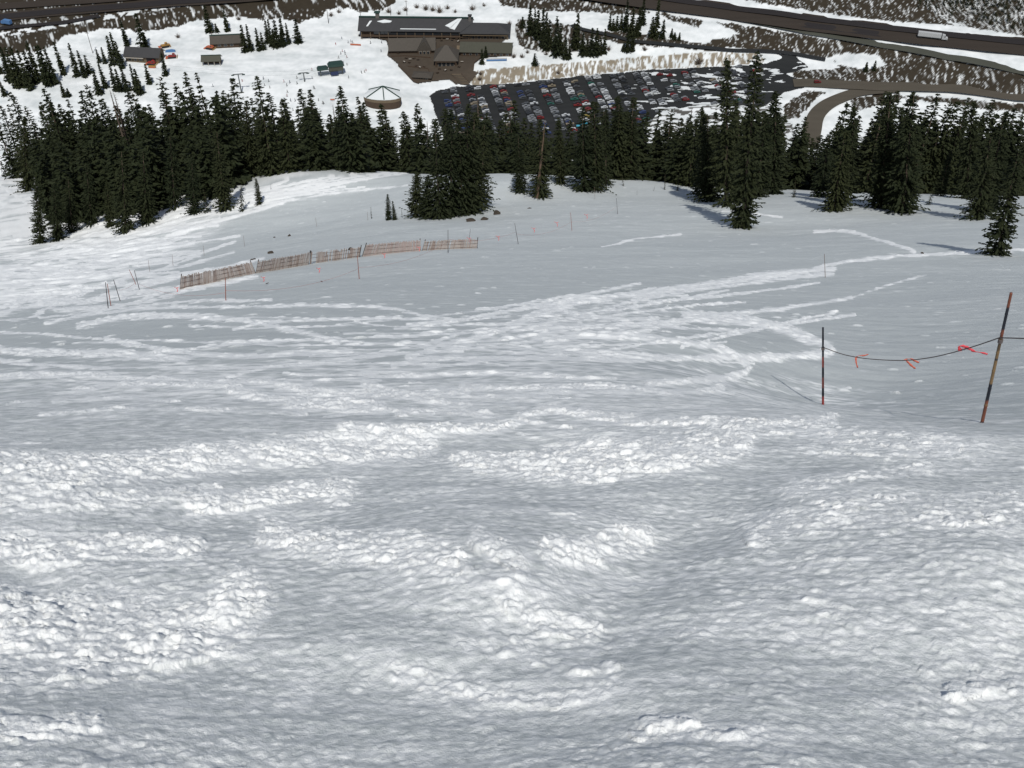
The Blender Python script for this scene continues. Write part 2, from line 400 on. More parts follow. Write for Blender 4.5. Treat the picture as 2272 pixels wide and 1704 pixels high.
for L,w,am,ch in BERM:
    L=sc(L); w=w*S*1.1; lx=[p[0] for p in L]; ly=[p[1] for p in L]; g4=w*3.2
    kj=min(1.,w/24); g4+=12*kj
    mi=np.where((px>min(lx)-g4)&(px<max(lx)+g4)&(py>min(ly)-g4)&(py<max(ly)+g4))[0]
    d,al=seg_dist(px[mi]+jpx[mi]*kj,py[mi]+jpy[mi]*kj,L); w=w*(1+.15*perlin(xn[mi]*.9+w,s[mi]*.9))
    am=am*((.17 if ch>=1 and lx[0]<0 else .07) if ly[0]>1150 else .17 if ly[0]>950 else .42); ch=min(1.1,ch*(1.45 if ly[0]<950 else 1))*(.62 if ly[0]>1260 and lx[0]>0 else 1); w=w*(1.35 if ly[0]>950 else .95)
    end=sstep(0,.06,al)*sstep(1,.94,al)
    g=np.exp(-(d/(w*.8))**2)*(.45+.55*end)
    qd=1+dep[mi]*.04; brk=.88+.32*perlin(xn[mi]*2.2/qd+w,s[mi]*2.2/qd+am)
    H[mi]+=am*w*dep[mi]/FPX*g*brk
    C[mi]=np.maximum(C[mi],ch*(np.exp(-(d/(w*1.15))**4)*(.6+.4*brk) if ly[0]>950 else 1.15*np.exp(-(d/(w*1.0))**2.6)*brk)); C[mi]=np.maximum(C[mi],.30*ch*np.exp(-(d/(w*2.4))**2)*(ly[0]>950))
# procedural unevenness
patch=perlin(xn*.8+3,s*1.3)*.6+perlin(xn*2.1,s*3.2+4)*.4
Cn=np.clip(C+.25*patch*(C>.02)+.10*np.clip(patch,0,1),0,1)
H+=fade*(.030*perlin(xn*.55,s*1.0+1)*wl(1.5)+.016*perlin(xn*1.3,s*2.6+11)*wl(.6))
H+=.14*sstep(14,45,yn)*perlin(xn*.11+3,s*.16)+.035*sstep(10,40,yn)*perlin(xn*.3+8,s*.5)
leftrun=sstep(0,60,(S*(690-.42*(px/S-120))-py))*sstep(620,250,px/S)*sstep(40,60,yn)
leftrun=np.maximum(leftrun,.0)
ctr=sstep(50,75,yn)*sstep(850,500,px/S)*sstep(520*S,440*S,py+ (px-300)*.15)
runm=np.clip(leftrun,0,1)
H+=runm*(.24*perlin(xn*.20+2*perlin(xn*.05,s*.05),s*.42+1)+.12*perlin(xn*.5,s*1.1+7))
H+=ctr*.05*perlin(xn*.12+s*.02,s*.5)
rough=.45+.55*np.clip(Cn*1.5,0,1)
gm=sstep(24,12,yn)*fade*(1-.6*np.clip(Cn,0,1))
for aa,w1,w2,am in ((.22,.085,1.6,.0042),(-.10,.05,1.1,.0030),(.34,.16,2.4,.0065)):   # scraped grooves left by ski edges
    ca_,sa_=math.cos(aa),math.sin(aa); al_=xn*ca_+s*sa_; ac_=-xn*sa_+s*ca_
    H+=gm*am*np.clip(perlin(al_/4+aa*9,ac_/1.2)+.45,0,1.2)*perlin(ac_/w1+.5*perlin(xn,s),al_/w2)*wl(w1)
for L,a,an in ((.42,.010,1.7),(.21,.009,2.2),(.105,.0085,2.2),(.055,.0075,2.0),(.028,.0050,1.7),(.015,.0028,1.4)):
    f=1/L; n=perlin(xn*f/an+L*100,s*f-L*77); n=np.where(n>0,n*.6+1.2*n*n,n*.75)
    H+=fade*a*rough*n*wl(L)
cz=np.where(Cn>.03)[0]
for L,a in ((.34,.009),(.17,.009),(.085,.009),(.043,.0075),(.022,.0050),(.011,.0025)):
    f=1/L; xx=xn[cz]+.25*L*perlin(xn[cz]*f*.7+3,s[cz]*f*.7); yy=s[cz]
    H[cz]+=fade[cz]*Cn[cz]*a*(1.5*np.abs(perlin(xx*f/1.25+L*31,yy*f-L*17))-.3)*wl(L)[cz]
m1=np.where((yn<30)&(yn>.2)&(np.abs(xn)<.72*(yn+2)))[0]
xm,sm,cm=xn[m1],s[m1],Cn[m1]; jx=perlin(xm*14,sm*14)*.10+perlin(xm*40,sm*40)*.05; jy=perlin(xm*14+5,sm*14+2)*.10+perlin(xm*40+5,sm*40)*.05
Hc=np.zeros(len(m1)); pn=np.clip(patch[m1],-.8,1)
for cell,hh,pw in ((.16,.024,3.2),(.095,.014,1.8),(.055,.0105,1.0),(.032,.0080,.8),(.019,.0056,.7)):
    pr=np.clip(cm**pw*1.15-.06,0,.9)
    pr=pr+ (.36 if cell<.04 else .24 if cell<.07 else .05 if cell<.15 else 0.0)*(1+1.2*pn)
    k=clods(xm+jx*cell*4,sm+jy*cell*4,cell,pr)*hh*wl(cell*.6)[m1]
    Hc+=k*(.5+.45*np.clip(cm,0,1))
H[m1]+=1.0*Hc*fade[m1]*sstep(30,22,yn[m1])
SPK=np.zeros(len(near)); SPK[m1]=np.clip(Hc*22,0,.5)*fade[m1]
m2=np.where((yn>=18)&(yn<128))[0]
pr=np.clip(Cn[m2]*.8,.0,.8)+.003
ka=clods(xn[m2],s[m2],.8,pr*.8)*sstep(40,60,yn[m2]); kb=clods(xn[m2]+3,s[m2],.40,pr)*sstep(18,26,yn[m2])*sstep(75,50,yn[m2]); SPK[m2]+=ka+kb
H[m2]+=ka*.07+kb*.05*sstep(18,26,yn[m2])*sstep(75,50,yn[m2])
m3=np.where((yn>=8)&(yn<34))[0]
kc=clods(xn[m3]+7,s[m3],.26,Cn[m3]*.8+.02)*sstep(8,14,yn[m3])*sstep(34,24,yn[m3]); SPK[m3]+=kc
H[m3]+=kc*.036*sstep(8,14,yn[m3])*sstep(34,24,yn[m3])
ZZ[near]+=H
ff=YY>=432
ZZ[ff]+=sstep(432,450,YY[ff])*(.30*perlin(XX[ff]/22,YY[ff]/16)+.10*perlin(XX[ff]/6+4,YY[ff]/5))
# --- valley surface cover: R = bare earth, G = pale rock, B = churned snow whitened as if its facets caught the sun, and specks
A=np.zeros((nu*nr,4),np.float32); A[:,3]=1; 
fleck=np.clip(perlin(xn*1.5+9,s*3.6)*.9+perlin(xn*5,s*11)*.7,0,1)*np.where(yn<14,.55,.20)
grain=np.zeros(len(near))
for L in (.018,.035,.07,.14,.28,.56,1.1):
    w_=wl(L)*(1-wl(L*.5)); k_=np.where(w_>.02)[0]
    grain[k_]+=w_[k_]*perlin(xn[k_]/L/1.5+L*9,s[k_]/L-L*5)
fgz=sstep(11,5.5,yn); Ce=np.clip(Cn*1.15+Cn*(1-np.clip(Cn,0,1))*3.0*grain,0,1); Ce=Ce*(1-fgz)+fgz*(.20+.42*Cn+.40*grain)
A[near,2]=np.clip(Ce+.30*SPK+.10*np.clip(grain,0,1)+fleck*.55+runm*np.clip(.34+.8*perlin(xn*.16,s*.55+3)+.4*perlin(xn*.5,s*1.7),0,.9)+ctr*np.clip(.15+.7*perlin(xn*.10+s*.03,s*.8),0,.7),0,1)
fx,fy,fz=XX[far],YY[far],ZZ[far]; qx,qy,_=project(fx,fy,fz)
jit=perlin(fx/3,fy/4)*3+perlin(fx/9,fy/12)*3; jx_=perlin(fx/4+7,fy/5)*5
ax,ay=qx+jx_,qy+jit
TOE=[(-300,150),(0,126),(33,122),(90,112),(121,102),(139,82),(161,76),(195,72),(217,65),(289,65),(321,70),(369,64),(401,57),(425,46),(477,43),(508,37),(534,40),(584,43),(617,40),(667,50),(715,37),(725,20),(747,17),(812,26),(851,22),(877,4),(890,-80),(-300,-80)]
D=np.zeros(len(far)); G=np.zeros(len(far))
def streak(k,fr,ln,thr,seed=0):
    a=fx+k*fy; n=perlin(a*fr+seed+1.2*perlin(fx/14,fy/14),fy/ln+seed)*.7+perlin(a*fr*2.3+seed,fy/(ln*.5))*.4
    return sstep(thr-.13,thr+.13,n)
lf=in_poly(ax,ay,TOE); D=np.where(lf,1-.85*np.maximum(streak(.42,.34,22,.40),streak(.42,.9,6,.48,5)*(qy>20)),D)
edge=np.abs(qy-78+qx*.17)      # snow drift along the shoulder of the left highway
D=np.where(lf&(qx<420)&(edge<5)&(perlin(fx/5,fy/9)>-.05),0,D)
DP=[([(1060,-60),(1114,11),(1160,18),(1210,24),(1280,28),(1345,34),(1440,30),(1430,-60)],0.16,.5),
 ([(1462,26),(1540,42),(1620,52),(1800,80),(2000,112),(2130,136),(2272,166),(2500,200),(2500,245),(2272,214),(2100,192),(1960,190),(1900,183),(1866,152),(1840,128),(1700,115),(1600,104),(1560,98),(1600,80),(1540,60),(1480,42)],.22,.55),
 ([(1270,66),(1400,72),(1500,88),(1620,104),(1600,112),(1500,106),(1400,100),(1280,78)],.3,.4),
 ([(1755,160),(1870,150),(1960,158),(2000,184),(1900,186),(1830,184),(1760,172)],.15,.6),
 ([(1735,235),(1790,200),(1832,204),(1806,222),(1770,262),(1740,262)],.2,.5),
 ([(1890,218),(1960,206),(2020,212),(1970,232),(1890,246)],.1,.5),
 ([(2020,210),(2272,232),(2500,250),(2500,270),(2272,252),(2100,230),(2030,222)],.2,.5),
 ([(1780,-90),(2040,-60),(2060,20),(2120,56),(1960,46),(1800,24),(1640,-2),(1500,-20),(1500,-90)],.18,.5),
 ([(2040,-90),(2500,-90),(2500,110),(2272,80),(2130,58),(2060,20)],-.02,.5),
 ([(1150,40),(1290,60),(1330,110),(1240,118),(1160,110),(1140,70)],.0,.5)]
for P,thr,_ in DP:
    m=in_poly(ax,ay,P); D=np.where(m,1-.85*np.maximum(streak(.0,.62,13,thr+.20,len(P)*3.3),streak(0,1.3,6,.46,len(P))),D)
for P in ([(1840,128),(1880,116),(1945,120),(1970,146),(1900,152),(1860,146)],[(1283,26),(1350,28),(1352,64),(1290,52)],[(1570,40),(1640,75),(1600,90),(1540,70)]):
    D=np.where(in_poly(ax,ay,P),0,D)
BK=[(1030,166),(1060,156),(1160,147),(1300,137),(1480,121),(1600,115),(1680,118),(1700,138),(1580,149),(1450,153),(1300,167),(1160,182),(1050,191)]
bk=in_poly(qx+jx_*.4,qy+jit*.4,BK); st=streak(0,.55,8,.05,3)
solid=(qx<1165)|((qx>1225)&(qx<1250))
G=np.where(bk,np.where(solid,1-streak(0,.5,6,.3,8),1-st),G); D=np.where(bk,0,D)
mixz=in_poly(ax,ay,[(1430,215),(1640,200),(1760,260),(1760,330),(1380,330)]); D=np.where(mixz&(perlin(fx/9,fy/3)+.4*perlin(fx/3,fy/2)>.18),.9,D)
D=np.where(qy+8*perlin(fx/25,fy/25)<-62,1-.85*np.maximum(streak(0,.5,16,.18,4),streak(0,.12,60,.30,7)),D)
A[far,0]=D; A[far,1]=G; A[far,2]=np.clip(.30+.16*perlin(fx/30,fy/12)+.16*perlin(fx/11+.25*fy/9,fy/7)+.10*perlin(fx/3,fy/3),0,.8)
I=np.arange(nr*nu).reshape(nr,nu)
F=np.stack([I[:-1,:-1],I[:-1,1:],I[1:,1:],I[1:,:-1]],-1).reshape(-1,4)
# shader
m,nt,b=new_mat('snow and bare earth'); N=nt.nodes; Lk=nt.links
at=N.new('ShaderNodeAttribute'); at.attribute_name='cover'; sep=N.new('ShaderNodeSeparateColor'); Lk.new(at.outputs['Color'],sep.inputs[0])
tc=N.new('ShaderNodeTexCoord')
def noise(scale,det=5,rough=.6):
    n=N.new('ShaderNodeTexNoise'); n.inputs['Scale'].default_value=scale; n.inputs['Detail'].default_value=det; n.inputs['Roughness'].default_value=rough
    Lk.new(tc.outputs['Object'],n.inputs['Vector']); return n
def mixc(f,a,c):
    x=N.new('ShaderNodeMix'); x.data_type='RGBA'
    Lk.new(f,x.inputs[0])
    for i,v in ((6,a),(7,c)):
        if isinstance(v,tuple): x.inputs[i].default_value=(*v,1)
        else: Lk.new(v,x.inputs[i])
    return x.outputs[2]
n1=noise(.25,6); n2=noise(14,3); n3=noise(.06,4)
packed=mixc(n3.outputs['Fac'],(.50,.54,.542),(.57,.604,.605));  # packed snow tone, also darkened so churned snow seems to catch more sun
mr=N.new('ShaderNodeMapRange'); mr.inputs[1].default_value=.05; mr.inputs[2].default_value=.6; Lk.new(sep.outputs[2],mr.inputs[0])
snow=mixc(mr.outputs[0],packed,(.885,.905,.90))
earth=mixc(n1.outputs['Fac'],(.026,.020,.013),(.045,.037,.025)); rock=mixc(n1.outputs['Fac'],(.17,.145,.105),(.29,.25,.19))
c1=mixc(sep.outputs[0],snow,earth); c2=mixc(sep.outputs[1],c1,rock)
Lk.new(c2,b.inputs['Base Color']); b.inputs['Roughness'].default_value=.75; b.inputs['Specular IOR Level'].default_value=.15
bp=N.new('ShaderNodeBump'); bp.inputs['Strength'].default_value=.7; bp.inputs["Distance"].default_value=.026
ng=noise(26,6,.72); Lk.new(ng.outputs['Fac'],bp.inputs['Height']); Lk.new(bp.outputs[0],b.inputs['Normal'])
GM=m
me=mesh_np('ground',np.stack([XX,YY,ZZ],-1),F,[GM],True)
ca=me.color_attributes.new('cover','FLOAT_COLOR','POINT'); ca.data.foreach_set('color',A.ravel())
ground=link('snow_ground',me); tag(ground,kind='structure')
print('ground built',round(time.time()-T0,1))
# ------------------------------------------------------------------ roads and the parking area
def earth_mat(name,c0,c1,snow=.0,sx=.05,sy=.3):
    m,nt,b=new_mat(name); N=nt.nodes; L=nt.links
    tc=N.new('ShaderNodeTexCoord'); mp=N.new('ShaderNodeMapping'); mp.inputs['Scale'].default_value=(sx,sy,1)
    L.new(tc.outputs['Object'],mp.inputs[0]); nz=N.new('ShaderNodeTexNoise'); nz.inputs['Scale'].default_value=1; nz.inputs['Detail'].default_value=6
    L.new(mp.outputs[0],nz.inputs['Vector'])
    mx=N.new('ShaderNodeMix'); mx.data_type='RGBA'; mx.inputs[6].default_value=(*c0,1); mx.inputs[7].default_value=(*c1,1)
    L.new(nz.outputs['Fac'],mx.inputs[0]); L.new(mx.outputs[2],b.inputs['Base Color']); b.inputs['Roughness'].default_value=.85
    b.inputs['Specular IOR Level'].default_value=.2
    return m
M_ASPH=earth_mat('wet dark asphalt',(.013,.015,.016),(.030,.031,.031))
M_HWY=earth_mat('highway asphalt',(.018,.016,.017),(.030,.026,.025),0,.01,.25)
M_SHO=earth_mat('sanded shoulder',(.030,.024,.019),(.048,.038,.030),0,.02,.2)
M_DIRT=earth_mat('dirty road',(.060,.052,.040),(.095,.083,.064),0,.05,.2)
M_GREY=earth_mat('greenish lane',(.052,.055,.043),(.078,.080,.064),0,.02,.2)
M_TERR=earth_mat('brown terrace boards',(.048,.038,.028),(.074,.059,.044),0,.3,.3)
M_SNOWP=mat('snow patch',(.62,.65,.65),.7,.04)
def ribbon(name,line,width,m,lift=.3,n=8,off=0.0):
    P=[vhit(*p) for p in spl(line,n)]; V=[];F=[]
    K=5
    for i,p in enumerate(P):
        a=P[max(i-1,0)]; b=P[min(i+1,len(P)-1)]; dx,dy=b[0]-a[0],b[1]-a[1]; l=math.hypot(dx,dy) or 1; nx,ny=-dy/l,dx/l
        for k in range(K):
            o=off+(k/(K-1)-.5)*width; x=p[0]+nx*o; y=p[1]+ny*o; V.append((x,y,0))
    V=np.array(V); V[:,2]=terrain(V[:,0],V[:,1]); Z=V[:,2].reshape(-1,K); Z[:]=Z*.3+Z.mean(1,keepdims=True)*.7
    for _ in range(3): Z[1:-1]=(Z[:-2]+Z[1:-1]*2+Z[2:])/4
    V[:,2]=Z.ravel()+lift+.35
    for i in range(len(P)-1):
        for k in range(K-1): F.append((i*K+k,i*K+k+1,(i+1)*K+k+1,(i+1)*K+k))
    o=link(name,mesh_np(name,V,F,[m],True)); tag(o,kind='structure'); return o
HR=[(1130,-40),(1250,-25),(1400,-3),(1540,16),(1772,47),(2003,76),(2272,105),(2500,128)]
HL=[(-200,66),(0,40),(217,20),(434,3),(620,-11),(900,-40)]
ribbon('highway_shoulder',HR,27,M_SHO,.25); ribbon('highway_lanes',HR,8.5,M_HWY,.42,off=5.5); ribbon('highway_lanes',HR,8.5,M_HWY,.42,off=-5)
ribbon('highway_shoulder',HL,15,M_SHO,.25); ribbon('highway_lanes',HL,9,M_HWY,.42)
ribbon('far_highway',[(-200,44),(0,17),(152,6),(300,-6),(500,-30)],11,M_SHO,.3)
ribbon('frontage_road',[(-150,84),(0,65),(90,56),(150,50),(220,36)],5,M_HWY,.35)
ribbon('ramp_road',[(1640,42),(1705,55),(1838,79),(1970,103),(2103,127),(2272,159),(2450,195)],8,M_GREY,.3)
ribbon('access_road',[(1270,56),(1288,65),(1357,80),(1411,93),(1509,102),(1617,112),(1739,118),(1831,134)],4.2,M_ASPH,.3)
ribbon('valley_road',[(1760,186),(1805,186),(1937,193),(2103,197),(2272,216),(2450,235)],11,M_DIRT,.3)
ribbon('curved_road',[(1990,199),(1930,203),(1888,211),(1838,232),(1811,258),(1803,291),(1795,330)],10,M_DIRT,.4)
# parking lot
LOT=[(954,215),(965,203),(1000,195),(1045,190),(1160,183),(1300,168),(1450,155),(1560,150),(1640,146),(1700,142),(1735,130),(1720,120),(1765,124),(1795,150),(1745,165),(1790,182),(1815,186),(1800,194),(1740,205),(1690,240),(1560,232),(1470,246),(1420,290),(1400,340),(1100,345),(1000,318),(972,275)]
gx=np.arange(-90,260,.55); gy=np.arange(500,690,.55); GXX,GYY=np.meshgrid(gx,gy); gz=terrain(GXX,GYY); qx,qy,_=project(GXX,GYY,gz)
cell=in_poly(qx+perlin(GXX/6,GYY/6)*3,qy+perlin(GXX/8+3,GYY/8)*2,LOT)
sn=(perlin(GXX/20+3,GYY/5+GXX*.05)+.6*perlin(GXX/6,GYY/2.2)>.62-.42*sstep(1400,1600,qx)*(1-sstep(1640,1720,qx)))&(qx>1380)
gi=np.arange(GXX.size).reshape(GXX.shape)
c=cell[:-1,:-1]&cell[1:,1:]; q=np.stack([gi[:-1,:-1],gi[:-1,1:],gi[1:,1:],gi[1:,:-1]],-1)[c]; fm=sn[:-1,:-1][c].astype(int)
lot=link('parking_lot',mesh_np('parking_lot',np.stack([GXX,GYY,gz+.3],-1).reshape(-1,3),q,[M_ASPH,M_SNOWP],True,fm)); tag(lot,kind='structure')
# terrace of the lodge
TER=[(826,86),(860,82),(1128,84),(1110,100),(1126,126),(1070,130),(1052,140),(1050,158),(1062,162),(1044,186),(1010,190),(996,180),(985,180),(925,187),(917,182),(884,147),(872,136),(858,126),(862,110),(856,92)]
gx=np.arange(-120,20,.8); gy=np.arange(590,730,.8); GXX,GYY=np.meshgrid(gx,gy); gz=terrain(GXX,GYY); qx,qy,_=project(GXX,GYY,gz)
cell=in_poly(qx,qy,TER); gi=np.arange(GXX.size).reshape(GXX.shape); c=cell[:-1,:-1]&cell[1:,1:]
q=np.stack([gi[:-1,:-1],gi[:-1,1:],gi[1:,1:],gi[1:,:-1]],-1)[c]
ter=link('terrace_paving',mesh_np('terrace',np.stack([GXX,GYY,gz+.75],-1).reshape(-1,3),q,[M_TERR],True)); tag(ter,kind='structure')
# ------------------------------------------------------------------ buildings
M_WOOD=mat('brown stained siding',(.060,.040,.026),.8,.25,1.5); M_TAN=mat('tan painted siding',(.125,.095,.062),.8,.15,1.5)
M_ROOFD=mat('dark metal roof',(.035,.035,.036),.55,.2,.5,.4); M_GRN=mat('green metal roof',(.016,.042,.034),.5,.2,.5,.4)
M_ROOFB=mat('weathered brown roof',(.062,.054,.044),.7,.2,.8); M_GLASS=mat('dark window glass',(.02,.024,.028),.15,.1,1,.6)
M_TRIM=mat('pale trim',(.38,.35,.30),.7,.1); M_STONE=mat('grey stone',(.12,.11,.10),.85,.3,2); M_ROOFG=mat('olive brown roof',(.060,.060,.044),.6,.2,.8)
M_STEEL=mat('grey painted steel',(.10,.11,.11),.5,.15,2,.5,.3); M_RED=mat('red paint',(.26,.03,.025),.45,.1,2,.5); M_YEL=mat('yellow paint',(.36,.20,.05),.5,.1,2,.5)
M_BLUE=mat('blue tarpaulin',(.08,.18,.36),.6,.15,2); M_NAVY=mat('navy paint',(.02,.03,.08),.6,.15,2); M_BLK=mat('black rubber',(.02,.02,.02),.8,.1); M_WHITE=mat('white paint',(.42,.43,.43),.5,.05,2,.4)
M_ORG=mat('orange paint',(.42,.12,.06),.6,.1,2)
def at(px,py): x,y,z=vhit(px,py); return (x,y,z)
def wall_windows(t,xs,y,z0,z1,w):
    for x in xs:
        f=MB().box(x-w/2-.12,x+w/2+.12,y-.16,y-.02,z0-.12,z1+.12).build('window',M_TRIM,t)
        MB().box(x-w/2,x+w/2,y-.22,y-.163,z0,z1).build('pane',M_GLASS,f)
def gable(t,w,d,h,rise,mw,mr,ov=.8,x0=0,y0=0,z0=0,nm=True,part='wall'):
    """block with its ridge along x"""
    MB().prism([(y0-d/2,z0),(y0+d/2,z0),(y0+d/2,z0+h),(y0,z0+h+rise*.93),(y0-d/2,z0+h)],x0-w/2,x0+w/2,0,'x').build(part,mw,t)
    k=(d/2+ov)/(d/2); e=rise*k
    r=MB(); th=.28
    r.prism([(y0-d/2-ov,z0+h+rise-e),(y0,z0+h+rise),(y0+d/2+ov,z0+h+rise-e),(y0+d/2+ov,z0+h+rise-e+th),(y0,z0+h+rise+th+.05),(y0-d/2-ov,z0+h+rise-e+th)],x0-w/2-ov,x0+w/2+ov,0,'x')
    return r.build('roof',mr,t)
def hip(t,w,d,h,rise,mw,mr,ov=.9,x0=0,y0=0,z0=0,rl=.3):
    MB().box(x0-w/2,x0+w/2,y0-d/2,y0+d/2,z0,z0+h).build('wall',mw,t)
    a=w/2+ov; b_=d/2+ov; r=rl*w/2
    vs=[(x0-a,y0-b_,z0+h),(x0+a,y0-b_,z0+h),(x0+a,y0+b_,z0+h),(x0-a,y0+b_,z0+h),(x0-r,y0,z0+h+rise),(x0+r,y0,z0+h+rise),
        (x0-a,y0-b_,z0+h-.3),(x0+a,y0-b_,z0+h-.3),(x0+a,y0+b_,z0+h-.3),(x0-a,y0+b_,z0+h-.3)]
    return MB().add(vs,[(0,1,5,4),(1,2,5),(2,3,4,5),(3,0,4),(6,7,1,0),(7,8,2,1),(8,9,3,2),(9,6,0,3),(6,9,8,7)]).build('roof',mr,t)
x,y,z=at(965,86); z-=.3
lo=thing('ski_lodge','largest building, long dark lodge with columned front and snow patches on its roof','lodge',(x,y,z),R(-1.5))
L_=74; x0=-13
gable(lo,L_,17,6.2,4.6,M_WOOD,M_ROOFD,1.6,x0=x0,y0=9)
MB().box(x0-L_/2-1.6,x0+L_/2+1.6,8.2,9.8,11.0,11.55).build('ridge_cap',M_GRN,lo)
g=MB().box(x0-L_/2+9,x0+L_/2-1,-.35,.46,3.0,5.2).build('window_band',M_GLASS,lo)
for k in range(13):
    MB().box(x0-L_/2+1+k*(L_-2)/12-.22,x0-L_/2+1+k*(L_-2)/12+.22,-2.4,-1.9,0,5.0).build('column',M_TAN,lo)
MB().box(x0-L_/2,x0+L_/2,-2.6,.2,2.25,2.6).build('balcony',M_WOOD,lo)
w2=hip(lo,31,14,5.4,4.2,M_TAN,M_ROOFD,1.5,x0=34,y0=5.1,z0=0,rl=.5)
wall_windows(lo,[22,26,30,34,38,42,46],-1.9,1.6,3.4,1.6)
MB().box(19,49,-3.6,-1.9,4.1,4.35).build('awning',M_YEL if False else M_TAN,lo)
c=MB().box(x0-27.2,x0-24.8,8,10.4,10.5,14.2).build('chimney',M_STONE,lo); MB().box(x0-28,x0-24,7.4,11,14.2,14.6).build('cap',M_GRN,c)
c=MB().box(22.5,24.4,6.5,8.4,7.5,13.4).build('chimney',M_STONE,lo); MB().box(22.1,24.8,6.1,8.8,13.4,13.8).build('cap',M_ROOFD,c)
def roof_y(yy): return 6.2+4.6-4.6*abs(yy-9)/8.5+.38
def patch(poly):   # thin drift lying on the roof
    vs=[(a,b,roof_y(b)+.02) for a,b in poly]+[(a,b,roof_y(b)+.30) for a,b in poly]; n=len(poly)
    MB().add(vs,[tuple(range(n))[::-1],tuple(range(n,2*n))]+[(i,(i+1)%n,(i+1)%n+n,i+n) for i in range(n)]).build('snow_patch',M_SNOWP,lo)
patch([(x0-26,5.6),(x0-22,4.6),(x0-17,5.0),(x0-16,6.0),(x0-21,6.9)]); patch([(x0-33,2.0),(x0-31.8,2.2),(x0-29.5,6.0),(x0-31,5.8)])
patch([(x0+20,3.0),(x0+24,1.4),(x0+30,8.2),(x0+28,8.0)]); patch([(x0+23,1.3),(x0+26.5,.2),(x0+31,8.3),(x0+30,8.3)])
patch([(x0-10,.2),(x0+14,.2),(x0+14,.55),(x0-10,.6)])
x,y,z=at(915,120)
b2=thing('cross_gabled_hall','brown hall with a steep cross gable standing in front of the lodge on the terrace','building',(x,y,z),R(2))
gable(b2,29,14,3.4,4.6,M_WOOD,M_ROOFB,1,y0=6.2)
r=MB().add([(3,-1.8,3.2),(13,-1.8,3.2),(8,-1.8,9.4),(3,6,3.2),(13,6,3.2),(8,6.5,9.4)],[(0,1,2),(3,5,4),(0,2,5,3),(1,4,5,2),(0,3,4,1)]).build('cross_gable',M_ROOFB,b2)
MB().box(3.6,12.4,-1.7,0,0,3.2).build('porch',M_WOOD,b2); wall_windows(b2,[-11,-7.5,-4,-.5],-.5,1,2.4,1.6); wall_windows(b2,[5.5,8,10.5],-1.7,.7,2.5,1.5)
x,y,z=at(990,149)
b3=thing('hip_roofed_pavilion','square brown pavilion with pyramid roof and red glazed front in the middle of the terrace','pavilion',(x,y,z),R(0))
hip(b3,14,15,4.6,6.8,M_WOOD,M_ROOFB,1,y0=7.5,rl=.12)
wall_windows(b3,[-4,-1.4,1.4,4],0,.4,3.3,2.0)
for xx in (-6.3,6.3): MB().box(xx-.3,xx+.3,-1.2,-.6,0,4).build('column',M_WOOD,b3)
MB().box(-6.6,6.6,-1.4,-.1,3.75,4.15).build('lintel',M_WOOD,b3)
x,y,z=at(1078,126)
b4=thing('low_service_building','long low building with flat olive roof beside the blue banner','building',(x,y,z),R(-3))
gable(b4,33,15,3.2,3.0,M_WOOD,M_ROOFG,.8,y0=7.5); wall_windows(b4,[-14,-10,-6,-2,2,6,10,14],0,1,2.2,1.5)
x,y,z=at(1031,122)
b5=thing('tan_annex','small tan annex between pyramid roofed pavilion and low service building','building',(x,y,z),0)
gable(b5,9,6,3.2,1.6,M_TAN,M_TAN,.6,y0=3); wall_windows(b5,[-2.5,0,2.5],0,1,2.2,1.3)
x,y,z=at(936,178)
b6=thing('flat_roofed_kiosk','small flat roofed kiosk at the lower tip of the terrace','kiosk',(x,y,z),R(-6))
hip(b6,11,7,2.2,1.1,M_WOOD,M_ROOFB,1.0,y0=3.5,rl=.5); wall_windows(b6,[-3,0,3],0,.7,1.7,1.5)
x,y,z=at(317,139)
b7=thing('tan_cabin','tan fronted cabin with dark roof among spruces beside the red groomer','cabin',(x,y,z),R(-6))
gable(b7,22,10,4.4,3.4,M_TAN,M_ROOFD,1,y0=5); wall_windows(b7,[-8,-4.5,-1],0,1.2,3,1.6); MB().box(3,9,-.12,-.01,0,3.3).build('garage_door',M_BLK,b7); MB().box(-11,1.5,-1.6,-.05,3.3,3.55).build('awning',M_TRIM,b7)
x,y,z=at(505,106)
b8=thing('green_edged_barn','long brown roofed barn with green ridge beside a spruce clump','barn',(x,y,z),R(7))
rf=gable(b8,20,9,3.6,3.2,M_WOOD,M_ROOFB,.9,y0=4.5); MB().box(-11,11,4,5,6.9,7.25).build('ridge_cap',M_GRN,b8); wall_windows(b8,[-5,-1,3],0,1.2,2.6,1.8)
x,y,z=at(470,146)
b9=thing('open_fronted_shed','small open fronted shed with green roof edge and four pale posts','shed',(x,y,z),R(4))
MB().box(-5.5,5.5,3,6,0,3).build('wall',M_WOOD,b9)
MB().prism([(-.8,3.0),(3,5.4),(7,3.0),(7,3.3),(3,5.75),(-.8,3.3)],-6.3,6.3,0,'x').build('roof',M_ROOFG,b9)
for xx in (-5.5,-1.9,1.9,5.5): MB().box(xx-.18,xx+.18,-.3,.05,0,3.1).build('post',M_TRIM,b9)
MB().box(-6.3,6.3,2.7,3.3,5.75,6.0).build('ridge_cap',M_GRN,b9)
